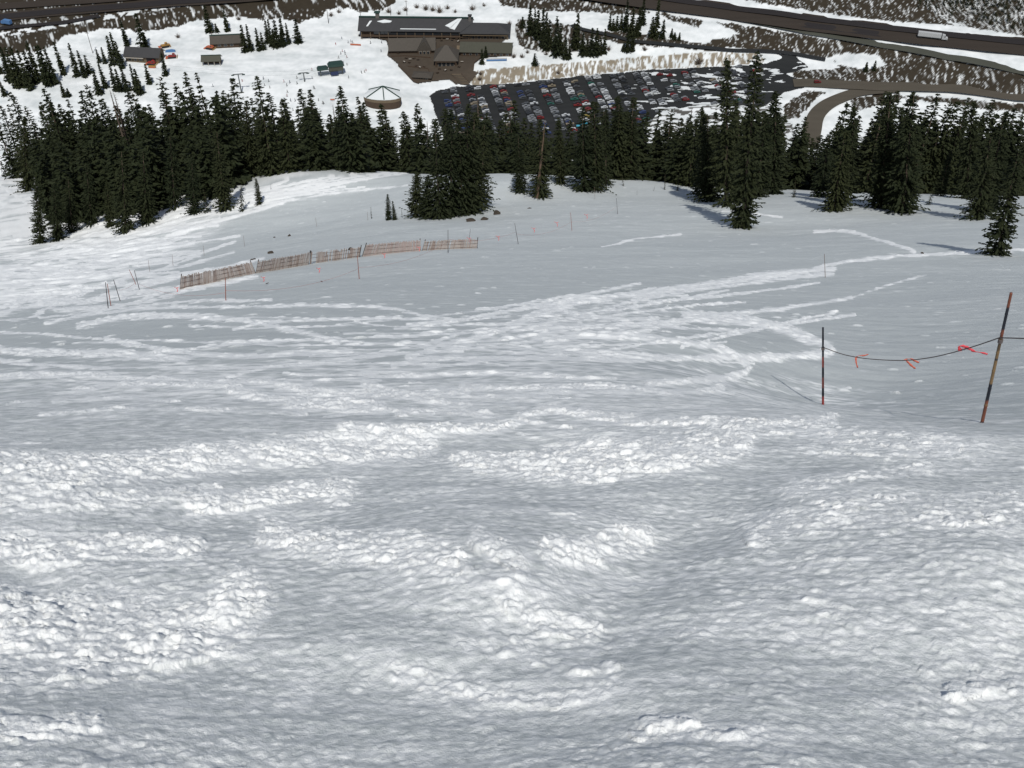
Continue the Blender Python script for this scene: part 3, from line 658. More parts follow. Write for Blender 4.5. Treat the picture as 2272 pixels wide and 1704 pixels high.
# terrace fittings
def table(px,py,i):
    x,y,z=at(px,py); t=thing('picnic_table','small brown picnic table among those on the lodge terrace','table',(x,y,z+.75),i*.7,'picnic tables on the lodge terrace')
    MB().box(-.9,.9,-.4,.4,.7,.76).build('tabletop',M_TRIM if i%3==0 else M_WOOD,t)
    for s in (-1,1): MB().box(-.9,.9,s*.75-.14,s*.75+.14,.42,.47).build('bench',M_WOOD,t)
    MB().box(-.6,-.5,-.7,.7,0,.7).box(.5,.6,-.7,.7,0,.7).box(-.55,.55,-.04,.04,.3,.4).build('frame',M_BLK,t)
for i,(a,b) in enumerate([(980,420),(1000,410),(1030,425),(1050,400),(1075,415),(1100,400),(1090,440),(920,430),(560,610),(600,625),(640,612),(680,625),(540,650),(590,655),(900,720),(960,735),(1020,730),(1100,700),(1130,650),(880,760),(660,690),(700,705),(740,700),(480,560)]): table(780+a/4.608,b/4.608,i)
def wall_line(pts,h,label,m,w=.5):
    mb=MB(); P=[Vector(at(*p)) for p in pts]
    for a,b in zip(P,P[1:]): mb.bar(a+Vector((0,0,h/2+.5)),b+Vector((0,0,h/2+.5)),w,h)
    return tag(mb.build('retaining_wall',m),label,'wall')
wall_line([(884,148),(918,183),(930,187)],1.1,'dark timber wall along the lower left edge of the lodge terrace',M_WOOD)
wall_line([(868,128),(900,127),(955,131)],.9,'low dark wall in front of the cross gabled hall',M_WOOD)
wall_line([(1066,131),(1052,142),(1050,158)],1.0,'low dark wall at the right edge of the lodge terrace',M_WOOD)
wall_line([(905,150),(950,155),(955,165)],.7,'short dark wall on the lower terrace above the flat roofed kiosk',M_WOOD)
a=Vector(at(1012,168)); b=Vector(at(1032,190)); t=thing('timber_stairway','wide timber stairway running from the terrace down to the parking lot','stairs',a,0)
dv=(b-a); 
for k in range(14):
    p=dv*(k/13); MB().box(p.x-3.2,p.x+3.2,p.y-.45,p.y+.45,p.z+.75,p.z+1.0).build('step',M_ROOFB if k%2 else M_TAN,t)
for s in (-3.3,3.3): MB().bar((s,0,1.6),(dv.x+s,dv.y,dv.z+1.6),.15).build('railing',M_WOOD,t)
# chairlift bottom stations
x,y,z=at(742,166)
s1=thing('chairlift_station','green roofed chairlift drive station on steel legs in the middle of the snow field','lift station',(x,y,z),R(14))
MB().box(-3,6,-2,3,3.4,6.2).build('drive_housing',M_ROOFG,s1)
MB().prism([(-3.6,6.2),(-2.2,7.6),(5.6,7.6),(6.8,6.2)],-2.5,3.5).build('roof',M_GRN,s1)
MB().prism([(-10.5,4.6),(-9.6,5.8),(-4.2,5.8),(-3.4,4.6)],-2,2.6).build('end_canopy',M_GRN,s1)
for xx in (-8.5,-2.2,5.2): MB().tube([(xx,0,-.5),(xx,0,4.5)],.42,8).build('leg',M_STEEL,s1)
fr=MB(); fr.bar((-10,-1.6,2.8),(6,-1.6,3.2),.3); fr.bar((-10,1.8,2.8),(6,1.8,3.2),.3); fr.bar((-8.5,0,1),(-4,-1.6,3),.22); fr.build('guide_rail',M_STEEL,s1)
MB().box(-2.4,2.4,-2.7,-2.1,1.0,3.0).build('control_booth',M_NAVY,s1)
x,y,z=at(850,234)
s2=thing('gondola_terminal','round ended lift terminal with snowy pitched roof and tan skirt above the spruces','lift station',(x,y,z),R(-4))
n=9; arc=[(-11,0)]+[(11*math.cos(a),5.2*math.sin(a)) for a in [math.pi*(1+i/n) for i in range(1,n)]]+[(11,0),(9,7),(0,9),(-9,7)]
def slab(poly,z0,z1,k=1.0): 
    m=len(poly); return [(a,b,z0) for a,b in poly]+[(a*k,b*k,z1) for a,b in poly],[tuple(range(m))[::-1],tuple(range(m,2*m))]+[(i,(i+1)%m,(i+1)%m+m,i+m) for i in range(m)]
MB().add(*slab(arc,.0,4.2,1.04)).build('skirt',M_WOOD,s2); MB().add(*slab([(a*1.045,b*1.045) for a,b in arc],4.2,6.4)).build('wall',M_TAN,s2)
pk=(0,4,10.4); rim=[(a*1.06,b*1.06,6.4) for a,b in arc]; m=len(rim)
MB().add(rim+[pk]+[(a,b,c-.3) for a,b,c in rim],[(i,(i+1)%m,m) for i in range(m)]+[(i+m+1,(i+1)%m+m+1,(i+1)%m,i) for i in range(m)]).build('roof',M_SNOWP,s2)
for i in (2,5,8,10,12): MB().bar((rim[i][0],rim[i][1],6.5),(0,4,10.55),.6).build('roof_rib',M_GRN,s2)
for xx in (-6,0,6): MB().tube([(xx,2.5,-1),(xx,2.5,2.3)],.5,8).build('leg',M_STEEL,s2)
def tower(px,pyb,pyt,label,arms=3.2):
    x,y,z=at(px,pyb); h,_=top_height(px,pyt,y,z)
    t=thing('lift_tower',label,'lift tower',(x,y,z-.4),R(10),'chairlift towers')
    MB().tube([(0,0,0),(0,0,h)],[.42,.30],8).build('mast',M_STEEL,t)
    a=MB().box(-arms,arms,-.25,.25,h-.3,h+.15).build('crossarm',M_STEEL,t)
    for s in (-1,1): MB().box(s*arms-.9,s*arms+.9,-.4,.4,h-.75,h-.3).build('wheel_assembly',M_GRN,a)
    return x,y,z+h
p1=tower(536,206,163,'slim lift tower with wide crossarm rising behind the spruce tops on the left')
p2=tower(676,181,160,'short lift tower with thick crossarm just left of the green drive station',2.6)
sx,sy,sz=at(720,162); cb=[]
for s in (-2.6,2.6):
    a=Vector((p1[0]-120,p1[1]+s+14,p1[2]+8)); P=[]
    for A,B in ((a,Vector((p1[0],p1[1]+s,p1[2]))),(Vector((p1[0],p1[1]+s,p1[2])),Vector((p2[0],p2[1]+s,p2[2]))),(Vector((p2[0],p2[1]+s,p2[2])),Vector((sx,sy+s,sz+4)))):
        for i in range(8): t=i/8; q=A.lerp(B,t); q.z-=1.6*4*t*(1-t)*(A-B).length/120; P.append(q)
    P.append(Vector((sx,sy+s,sz+4))); o=MB().tube(P,.035,5).build('haul_cable',M_STEEL)
    tag(o,('near' if s<0 else 'far')+' strand of thin haul cable running between the lift towers','cable','haul cable strands')
def bare_pole(px,pyb,pyt,label,r=.2):
    x,y,z=at(px,pyb); h,_=top_height(px,pyt,y,z)
    t=thing('utility_pole',label,'pole',(x,y,z-.3),0,'utility poles behind the lodge')
    MB().tube([(0,0,0),(0,0,h+.3)],[r,r*.7],7).build('shaft',M_WOOD,t); MB().box(-1,1,-.09,.09,h-.9,h-.7).build('crossarm',M_WOOD,t)
bare_pole(802,55,24,'utility pole standing alone on the snow left of the lodge'); bare_pole(729,52,16,'utility pole at the foot of the brown bank left of the lodge')
bare_pole(903,34,0,'utility pole behind the lodge roof, nearer its middle'); bare_pole(867,34,4,'utility pole among bushes behind the lodge roof at its left end')
bare_pole(474,97,70,'thin pole beside the orange groomer and barn'); bare_pole(206,118,70,'leaning pole on the snow left of the tan cabin')
# ------------------------------------------------------------------ snow groomers
def groomer(px,py,rz,label,mb):
    x,y,z=at(px,py); t=thing('snow_groomer',label,'snow groomer',(x,y,z),rz,'parked snow groomers')
    MB().prism([(-2.2,.9),(2.4,.9),(2.6,1.5),(1.0,1.6),(-2.2,1.7)],-1.1,1.1).build('body',mb,t)
    c=MB().prism([(.2,1.62),(2.2,1.55),(1.9,2.7),(.5,2.8)],-1,1).build('cab',mb,t); MB().prism([(.45,1.9),(1.9,1.85),(1.75,2.5),(.6,2.55)],-1.03,1.03).build('glazing',M_GLASS,c)
    for s in (-1.55,1.55): MB().prism([(-2.6,.3),(-2,0),(2,0),(2.7,.35),(2.4,.95),(-2.3,.95)],s-.42,s+.42).build('track',M_BLK,t)
    MB().prism([(3.0,.1),(3.3,.2),(3.5,1.2),(3.2,1.1)],-2.3,2.3).build('blade',M_YEL,t); MB().box(-4.0,-2.7,-2.1,2.1,.15,.6).build('tiller',M_ORG,t)
groomer(382,128,R(10),'red snow groomer on open snow right of the tan cabin',M_RED); groomer(337,143,R(-10),'red snow groomer parked against the tan cabin front',M_RED)
groomer(366,104,R(30),'yellow and red groomer farthest up the snow behind the others',M_YEL); groomer(467,108,R(-20),'orange snow groomer beside the open fronted shed',M_ORG)
x,y,z=at(338,150); t=thing('equipment_crate','small orange crate on the snow in front of the tan cabin','crate',(x,y,z),R(-5)); MB().box(-2.2,2.2,-.8,.8,0,.9).build('box',M_ORG,t); MB().box(-2.3,2.3,-.9,.9,.9,1.05).build('lid',M_YEL,t)
x,y,z=at(378,115); t=thing('covered_equipment','low blue covered load on the snow behind the red groomer','equipment',(x,y,z),R(8)); MB().prism([(-3.4,0),(3.4,0),(3.1,1.0),(1,1.5),(-2.6,1.2)],-.8,.8).build('cover',M_BLUE,t)
x,y,z=at(1102,136); t=thing('long_banner','long blue and white banner on posts in front of the low service building','banner',(x,y,z),R(3))
MB().box(-6.6,6.6,-.04,.04,.3,1.3).build('lower_panel',M_BLUE,t); MB().box(-6.6,6.6,-.04,.04,1.3,2.1).build('upper_panel',M_WHITE,t)
for k in range(5): MB().box(-6.6+k*3.3-.06,-6.6+k*3.3+.06,.05,.15,-.2,2.2).build('post',M_TRIM,t)
x,y,z=at(789,101); t=thing('orange_safety_net','long low orange safety net on the snow left of the lodge','safety net',(x,y,z),R(-8)); MB().box(-3.6,3.6,-.03,.03,.15,1.2).build('net',M_ORG,t)
for k in range(4): MB().tube([(-3.6+k*2.4,.06,-.2),(-3.6+k*2.4,.06,1.4)],.05,5).build('post',M_ORG,t)
x,y,z=at(738,225); t=thing('orange_sign','small orange sign board between the skiers and spruce tops','sign',(x,y,z),0); MB().box(-1.3,1.3,-.04,.04,.9,1.7).build('board',M_ORG,t); MB().tube([(0,.08,-.3),(0,.08,1.7)],.06,6).build('post',M_TRIM,t)
# ------------------------------------------------------------------ vehicles on the roads
def wheels(t,xs,yy,r=.33,w=.22):
    for xx in xs:
        for s in (-1,1): MB().tube([(xx,s*yy-w/2,r),(xx,s*yy+w/2,r)],r,12).build('wheel',M_BLK,t)
x,y,z=at(2064,88); dx=at(2100,92); a=math.atan2(dx[1]-y,dx[0]-x)
t=thing('semi_truck','white semi truck with long box trailer on the right highway','truck',(x,y,z+.7),a)
tr=MB().box(-8.4,6.0,-1.3,1.3,1.2,4.0).build('trailer',M_WHITE,t); MB().box(-8.4,6.0,-1.36,-1.31,1.15,1.45).build('side_rail',M_STEEL,tr)
cb_=MB().prism([(6.6,.7),(10.2,.7),(10.2,1.9),(8.9,2.1),(8.5,3.4),(6.6,3.7)],-1.2,1.2).build('cab',M_WHITE,t); MB().prism([(8.0,2.15),(8.75,2.15),(8.45,3.1),(8.0,3.1)],-1.23,1.23).build('window',M_GLASS,cb_)
wheels(t,(-7.4,-6.2,5.2,7.2,9.4),1.05,.5,.3)
def carmesh(nm,paint,kind=0):
    m=MB()
    if kind==0: b=[(-2.2,.35),(2.2,.35),(2.25,.75),(1.3,.92),(-1.9,.95),(-2.25,.8)]; c=[(-1.75,.93),(1.15,.9),(.45,1.45),(-1.2,1.48)]; gl=[(-1.6,.97),(.98,.95),(.4,1.37),(-1.12,1.4)]
    elif kind==1: b=[(-2.3,.42),(2.3,.42),(2.32,1.0),(1.35,1.12),(-2.3,1.12)]; c=[(-2.28,1.11),(1.2,1.1),(.55,1.78),(-2.15,1.8)]; gl=[(-2.1,1.16),(1.02,1.15),(.5,1.65),(-2.02,1.67)]
    else: b=[(-2.7,.5),(2.7,.5),(2.72,1.05),(1.6,1.18),(-2.7,1.12)]; c=[(-.6,1.12),(1.45,1.15),(.95,1.85),(-.5,1.87)]; gl=[(-.5,1.2),(1.25,1.2),(.88,1.73),(-.42,1.75)]
    m.prism(b,-.9,.9,0); m.prism(c,-.78,.78,0); m.prism(gl,-.80,.80,1)
    for xx in (-1.4,1.4):
        for s in (-1,1): m.tube([(xx,s*.82-.11,.34),(xx,s*.82+.11,.34)],.34,8,2)
    return m.mesh(nm,[paint,M_GLASS,M_BLK])
PAINT={'white':(.44,.46,.47),'silver':(.19,.20,.21),'grey':(.07,.075,.08),'black':(.025,.026,.028),'red':(.14,.015,.014),'dark blue':(.025,.04,.11),'green':(.02,.09,.07),'tan':(.20,.17,.12),'yellow':(.35,.27,.06),'light blue':(.06,.33,.45)}
PM={k:mat(k+' car paint',v,.3,.04,2,.5,.15 if k in('silver','grey') else 0) for k,v in PAINT.items()}
CARS={(k,j):carmesh('car_'+k.replace(' ','_'),PM[k],j) for k in PAINT for j in (0,1,2)}
KN=['sedan','wagon','pickup truck']
def car(x,y,z,rz,colr,j,label,group=None,name='parked_car'):
    o=link(name,CARS[colr,j],None,(x,y,z),(0,0,rz)); o.scale=(.93,.93,.95); return tag(o,label,'car',group)
x,y,z=at(1813,186); car(x,y,z+.7,R(4),'red',1,'red car driving on the junction right of the parking lot',name='car')
x,y,z=at(16,56); t=thing('box_truck','dark blue box truck on the frontage road at the left','truck',(x,y,z+.6),R(160))
MB().box(-4,1.6,-1.2,1.2,.9,3.3).build('cargo_box',M_BLUE,t); MB().prism([(1.7,.6),(3.8,.6),(3.8,1.6),(3.1,2.5),(1.7,2.6)],-1.1,1.1).build('cab',M_BLUE,t); wheels(t,(-2.8,2.8),.95,.45,.28)
# rows of parked cars
u0=at(1000,217); vpx=(547-CX)/(FPX*cp+sp*(CY+1156)); dl=Vector((vpx,1)).normalized(); nl=Vector((dl.y,-dl.x))
cand=[]
org=Vector((u0[0],u0[1]))
for r in range(-2,15):
    for side in (-1,1):
        off=r*15.6+side*2.75
        for k in range(-34,46):
            p=org+nl*off+dl*(k*2.75+random.uniform(-.15,.15)); zz=float(terrain(p.x,p.y)); qx,qy,_=project(p.x,p.y,zz)
            if not (in_poly(np.array([qx]),np.array([qy+1.5]),LOT)[0] and in_poly(np.array([qx]),np.array([qy-4]),LOT)[0]): continue
            if qx>1680 or qy>300: continue
            dens=.96 if qx<1250 else .85 if qx<1380 else .7 if qx<1480 else .5
            if qy<195 and qx<1150: dens*=.2
            if float(perlin(np.array([p.x/9.0]),np.array([p.y/9.0]))[0])<-.35: dens*=.3
            if random.random()<dens: cand.append((p,zz,qx,qy,side))
cand.sort(key=lambda c:c[3]>262)
random.shuffle(cand[:0])
keep=[c for c in cand if c[3]<=262]; rest=[c for c in cand if c[3]>262]
random.shuffle(keep); keep=keep[:292]
keep+=rest[:max(0,292-len(keep))]
wts=['white']*20+['silver']*26+['grey']*24+['black']*24+['red']*5+['dark blue']*4+['green']*3+['tan']*5
print('cars',len(cand),len(keep))
for p,zz,qx,qy,side in keep:
    cl=random.choice(wts); j=random.choice((0,0,1,1,2)); a=math.atan2(nl.y,nl.x)+(math.pi if random.random()<.5 else 0)+R(random.uniform(-2,2))
    area='left' if qx<1130 else 'middle' if qx<1330 else 'right'
    car(p.x,p.y,zz+.32,a,cl,j,f'{cl} {KN[j]} parked in the {area} rows of the parking lot',f'{cl} {KN[j]}s in the {area} rows')
kid={id(c) for c in keep}; more=[c for c in cand if id(c) not in kid]
mb=[];mf=[];mm=[];nn=0; src={k:(np.array([v.co[:] for v in CARS[k].vertices]),[tuple(p.vertices) for p in CARS[k].polygons],[p.material_index for p in CARS[k].polygons]) for k in CARS}
pl=list(PAINT)
for p,zz,qx,qy,side in more:
    cl=random.choice(wts); j=random.choice((0,0,1,1,2)); a=math.atan2(nl.y,nl.x); v,f,mi=src[cl,j]; c_,s_=math.cos(a),math.sin(a)
    mb.append(np.stack([(c_*v[:,0]-s_*v[:,1])*.93+p.x,(s_*v[:,0]+c_*v[:,1])*.93+p.y,v[:,2]*.95+zz+.32],-1)); mf+=[tuple(i+nn for i in q) for q in f]; mm+=[pl.index(cl) if q==0 else len(pl)+q-1 for q in mi]; nn+=len(v)
me=bpy.data.meshes.new('car_mass'); me.from_pydata(np.concatenate(mb).tolist(),[],mf)
for k in pl: me.materials.append(PM[k])
me.materials.append(M_GLASS); me.materials.append(M_BLK); me.polygons.foreach_set('material_index',mm); me.update()
tag(link('parked_cars',me),'remaining small cars filling gaps in the parking lot rows','cars',None,'stuff'); print('more cars',len(more))
for px,py,cl,j in ((1296,276,'light blue',1),(1288,283,'light blue',2),(1301,262,'yellow',1)):
    x,y,z=at(px,py); car(x,y,z+.32,R(0),cl,j,f'bright {cl} {KN[j]} glimpsed between spruces at the lot\'s near edge')
print('valley',round(time.time()-T0,1))
# ------------------------------------------------------------------ spruces
def leafmat(name,c0,c1):
    m,nt,b=new_mat(name); N=nt.nodes; L=nt.links
    tc=N.new('ShaderNodeTexCoord'); nz=N.new('ShaderNodeTexNoise'); nz.inputs['Scale'].default_value=1.1; nz.inputs['Detail'].default_value=3
    L.new(tc.outputs['Object'],nz.inputs['Vector']); oi=N.new('ShaderNodeObjectInfo'); ad=N.new('ShaderNodeMath'); ad.operation='MULTIPLY_ADD'
    ad.inputs[1].default_value=.5; L.new(oi.outputs['Random'],ad.inputs[0]); L.new(nz.outputs['Fac'],ad.inputs[2])
    sb=N.new('ShaderNodeMath'); sb.operation='SUBTRACT'; sb.inputs[1].default_value=.25; L.new(ad.outputs[0],sb.inputs[0])
    mx=N.new('ShaderNodeMix'); mx.data_type='RGBA'; mx.inputs[6].default_value=(*c0,1); mx.inputs[7].default_value=(*c1,1)
    L.new(sb.outputs[0],mx.inputs[0]); L.new(mx.outputs[2],b.inputs['Base Color']); b.inputs['Roughness'].default_value=.75; b.inputs['Specular IOR Level'].default_value=.15
    return m
M_LEAF=leafmat('dark spruce needles',(.010,.016,.007),(.031,.036,.014)); M_BARK=mat('grey brown bark',(.085,.062,.045),.9,.3,4)
M_SNAG=mat('weathered orange brown wood',(.125,.085,.058),.9,.3,3); M_TWIG=mat('bare grey twigs',(.11,.085,.065),.9,.3,3)
def crown(seed,H=14.,RR=1.9,lev=34,nb=9,ncl=3,cl=.62,gap=.1,power=.7,droop=.28,z0=.03):
    g=np.random.default_rng(seed); V=[];F=[]
    ph=g.random(4)*6.28; bend=g.normal(0,.12,2)
    for i in range(lev):
        t=z0+(1-z0)*(i+g.random()*.8)/lev
        if t>.992: t=.992
        rad=RR*(1-t)**power*(1-.35*max(0,(.10-t)/.10))+.10
        rad*=1+.22*math.sin(t*23+ph[0])*g.random()
        if g.random()<.14: rad*=1.35
        if g.random()<.14: rad*=.62
        n=max(3,int(nb*(.45+.55*(1-t))))
        if g.random()<gap: n=max(2,n//3)
        for b in range(n):
            az=2*math.pi*(b+g.random()*.9)/n+ph[1]*i
            L=rad*(.5+.62*g.random())*(1+.16*math.sin(az+ph[2])+.10*math.sin(2*az+ph[3]))
            z=(t+(1-z0)*g.uniform(-.8,.8)/lev*(1 if t<.93 else .2))*H; ca,sa=math.cos(az),math.sin(az); dr=droop*(1.15-t*.9)+g.normal(0,.07)
            k0=.2 if t<.9 else .0
            for c in range(ncl):
                f=k0+(1-k0)*(c+.35+g.random()*.5)/ncl; f=min(f,1.0); d=L*f
                px_,py_,pz=ca*d,sa*d,z-dr*d+.10*L*f*f
                for q in range(2):
                    ln=cl*(.75+.5*g.random())*(1.05-.45*t)*(.8+.2*(RR/1.9)); wd=ln*(.38+.22*g.random())
                    yaw=az+g.normal(0,.55); pit=-dr*1.0+g.normal(0,.35); roll=g.normal(0,.9)
                    ux,uy,uz=math.cos(yaw)*math.cos(pit),math.sin(yaw)*math.cos(pit),math.sin(pit)
                    sx_,sy_=-math.sin(yaw),math.cos(yaw); wx,wy,wz=sx_*math.cos(roll),sy_*math.cos(roll),math.sin(roll)
                    n0=len(V); o=(px_+bend[0]*t,py_+bend[1]*t,pz)
                    V+= [(o[0]-ux*ln*.45,o[1]-uy*ln*.45,o[2]-uz*ln*.45),(o[0]+wx*wd*.5,o[1]+wy*wd*.5,o[2]+wz*wd*.5-.04),(o[0]+ux*ln*.6,o[1]+uy*ln*.6,o[2]+uz*ln*.6-.05),(o[0]-wx*wd*.5,o[1]-wy*wd*.5,o[2]-wz*wd*.5-.04)]
                    F.append((n0,n0+1,n0+2,n0+3))
    return np.array(V),np.array(F)
def trunkmesh(name,H=14.,r=.17,m=None,n=6):
    return MB().tube([(0,0,-.6),(0,0,H*.3),(0,0,H*.7),(0,0,H*.985)],[r,r*.8,r*.45,.02],n).mesh(name,[m or M_BARK],True)
def snagmesh(seed,H=14.,nb=40,m=None):
    g=np.random.default_rng(seed); mb=MB(); mb.tube([(0,0,-.6),(.05,0,H*.35),(.1,.05,H*.7),(.12,0,H)],[.24,.18,.11,.03],7)
    for i in range(nb):
        z=H*(.2+.78*g.random()); az=g.random()*6.28; L=(.3+.9*g.random())*(1.15-z/H)
        mb.tube([(0,0,z),(math.cos(az)*L,math.sin(az)*L,z-.15*L)],[.03,.012],3)
    return mb.mesh('dead_trunk',[m or M_SNAG])
TV={}
def variant(key,**k):
    V,F=crown(**k); TV[key]=(mesh_np('crown_'+key,V,F,[M_LEAF]),trunkmesh('trunk_'+key,k.get('H',14.)))
for i in range(6): variant('m%d'%i,seed=10+i,RR=(1.75,1.5,2.0,1.35,1.85,1.6)[i],lev=(46,44,48,42,46,44)[i],nb=11,ncl=4,cl=.50,gap=(.12,.22,.1,.3,.16,.2)[i],power=(.6,.55,.68,.5,.62,.75)[i])
for i in range(4): variant('b%d'%i,seed=50+i,RR=(1.6,1.75,1.35,1.55)[i],lev=66,nb=13,ncl=6,cl=.36,gap=(.14,.24,.2,.34)[i],power=(.6,.62,.5,.68)[i])
for i in range(3): variant('s%d'%i,seed=80+i,RR=(1.1,1.35,1.0)[i],lev=(26,28,24)[i],nb=6,ncl=2,cl=.6,gap=.35,power=.75)
for i in range(3): variant('f%d'%i,seed=100+i,RR=(1.9,1.6,2.3)[i],lev=26,nb=9,ncl=3,cl=1.25,gap=.06,power=.7)
SNG=[snagmesh(5),snagmesh(6,nb=60,m=M_TWIG)]
def tree(x,y,zb,h,key,wid,label,group,name='spruce_tree',lean=(0,0),rz=None):
    rz=random.uniform(0,6.28) if rz is None else rz
    o=link(name,None,None,(x,y,zb),(lean[0],lean[1],0)); o.empty_display_size=.3; tag(o,label,'tree',group)
    cr,tk=TV[key]
    c=link('crown',cr,o,None,(0,0,rz)); k=link('trunk',tk,o)
    c.scale=(wid,wid,h/14.); k.scale=(min(1.2,h/14),min(1.2,h/14),h/14.); return o
def snag(x,y,zb,h,label,group,k=0,lean=(0,0)):
    o=link('dead_tree',SNG[k],None,(x,y,zb),(lean[0],lean[1],random.uniform(0,6.28))); s=h/14.; o.scale=(max(s,.6),max(s,.6),s); tag(o,label,'dead tree',group); return o
ORD='first second third fourth fifth sixth seventh eighth ninth tenth eleventh twelfth thirteenth fourteenth fifteenth sixteenth seventeenth eighteenth nineteenth twentieth'.split()
nt_=0
# front trees with visible feet: (base px, base py, top px, top py, variant, width, label)
FT=[(554,392,545,222,'b0',1.15,'wide spruce at the brow, right end of the left stand'),(633,374,627,250,'b1',1.0,'spruce standing slightly forward on the brow of the middle stand'),(89,540,77,400,'b2',1.0,'leftmost spruce of the front edge, standing alone against the ski run'),
(127,531,118,400,'b0',1.05,None),(160,516,150,395,'b1',1.0,None),(203,502,190,360,'b0',1.1,None),(244,505,236,400,'b2',.9,None),(279,516,268,330,'b1',1.05,None),
(325,496,316,330,'b0',1.15,None),(388,463,376,300,'b3',1.1,None),(431,474,424,345,'b1',1.0,None),(458,471,452,420,'s1',.9,None),(499,466,480,290,'b0',1.1,None),
(62,424,50,250,'b0',1.3,'wide spruce beside the ski run at far left, farther back than the front row'),
(536,468,533,412,'s0',.75,'thin sparse sapling spruce, left of the bushy young spruce on open snow'),
(576,453,567,396,'b2',.55,'bushy young spruce standing alone on open snow'),
(600,420,600,407,'s1',.3,'tiny spruce seedling right of the bushy young spruce'),
(824,485,822,458,'s0',.4,'smallest thin sapling left of the twin young spruces'),
(862,487,860,430,'b2',.5,'taller of the twin young spruces on open snow'),(876,487,871,446,'b0',.45,'shorter of the twin young spruces on open snow'),
(892,481,891,462,'s0',.35,'thin sapling between the twin young spruces and the central clump'),
(924,481,927,380,'b3',.85,'narrow ragged spruce at the left edge of the central clump'),
(948,484,950,388,'b2',.8,None),(975,484,965,262,'b1',1.1,None),(1000,480,1002,240,'b0',1.1,None),(1025,476,1020,262,'b1',1.25,None),(1048,470,1052,250,'b0',1.2,None),(1066,462,1075,275,'b3',1.15,None),(1038,474,1036,228,'b1',1.1,None),
(1155,426,1150,300,'b0',.95,'spruce with a rounded foot just left of the orange brown snag'),(1200,437,1196,262,'b1',1.15,'wide spruce directly behind the orange brown snag'),
(1244,409,1243,265,'b0',.9,None),(1296,422,1292,235,'b1',1.3,None),(1322,420,1319,226,'b0',1.2,None),(1345,410,1343,240,'b3',1.0,None),(1372,398,1374,212,'b2',1.0,None),
(1399,399,1405,216,'b0',1.0,None),(1384,412,1380,384,'s2',.5,'small bent half bare spruce at the brow of the slope'),
(1475,420,1476,385,'s0',.35,'left one of two small sparse saplings at the brow'),(1503,423,1507,385,'s1',.4,'right one of two small sparse saplings at the brow'),
(1413,432,1414,421,'s1',.25,'tiny dark seedling on the snow, the left one of two'),(1450,423,1453,410,'s1',.25,'tiny dark seedling on the snow, the right one of two'),
(1612,458,1614,120,'b3',1.15,'tall broad spruce left of the tallest spruce, rising over the parking lot'),
(1648,506,1682,110,'b2',1.15,'tallest spruce, a narrow leaning one with its foot standing out on the snow'),
(1575,445,1570,250,'b0',1.35,None),(1560,436,1556,240,'b3',1.2,None),(1640,450,1640,240,'b0',1.2,None),(1680,436,1700,250,'b1',1.2,None),(1716,430,1724,198,'b2',1.25,None),
(1762,437,1766,400,'s1',.6,'small low spruce at the brow right of the tallest spruce'),
(1850,467,1876,290,'b0',1.3,None),(1877,455,1900,232,'b3',1.1,None),(1821,437,1840,300,'b1',1.1,None),(1954,461,1978,202,'b0',1.25,None),(2003,470,2030,202,'b1',1.4,None),(1985,460,2000,230,'b0',1.2,None),
(2060,454,2072,420,'s1',.8,'small tilted spruce alone on the snow between the darker stands on the right'),
(2086,436,2110,330,'b3',.8,None),(2146,440,2160,215,'b0',1.2,None),(2170,486,2200,300,'b1',1.15,None),(2190,470,2230,245,'b0',1.2,None),
(2213,566,2262,330,'b2',1.0,'ragged dark spruce at the right edge, nearest tree of all')]
fcount={}
areas=[(0,520,'left stand'),(520,940,'middle stand'),(940,1110,'central clump'),(1110,1440,'stand before the parking lot'),(1440,1800,'stand around the tallest spruce'),(1800,2400,'right stand')]
def area(px):
    for a,b,n in areas:
        if a<=px<b: return n
    return areas[-1][2]
for bx,by,tx,ty,key,wd,lab in FT:
    x,y,z=shit(bx,by); h,xt=top_height(tx,ty,y,z); z-=.25
    if lab is None:
        ar=area(bx); fcount[ar]=fcount.get(ar,0)+1
        lab=f'{ORD[fcount[ar]-1]} full spruce from the left along the front of the {ar}'
    lx=math.atan2(xt-x,h)
    # the crown is about 14 m tall at unit scale: the mesh is scaled to the height read off the photo
    tree(x,y,z,h+.25,key,wd*(.55+.45*h/14.) if h>6 else wd*h/6.5*1.3,lab,'spruces along the front edge of the belt',lean=(0,lx)); nt_+=1
x,y,z=shit(1191,440); h,xt=top_height(1208,263,y,z)
o=link('dead_tree',SNG[0],None,(x,y,z-.2),(0,math.atan2(xt-x,h),0)); o.scale=(.8,.8,h/14.); tag(o,'bare dead spruce with thick orange brown trunk, in front of the belt','dead tree')
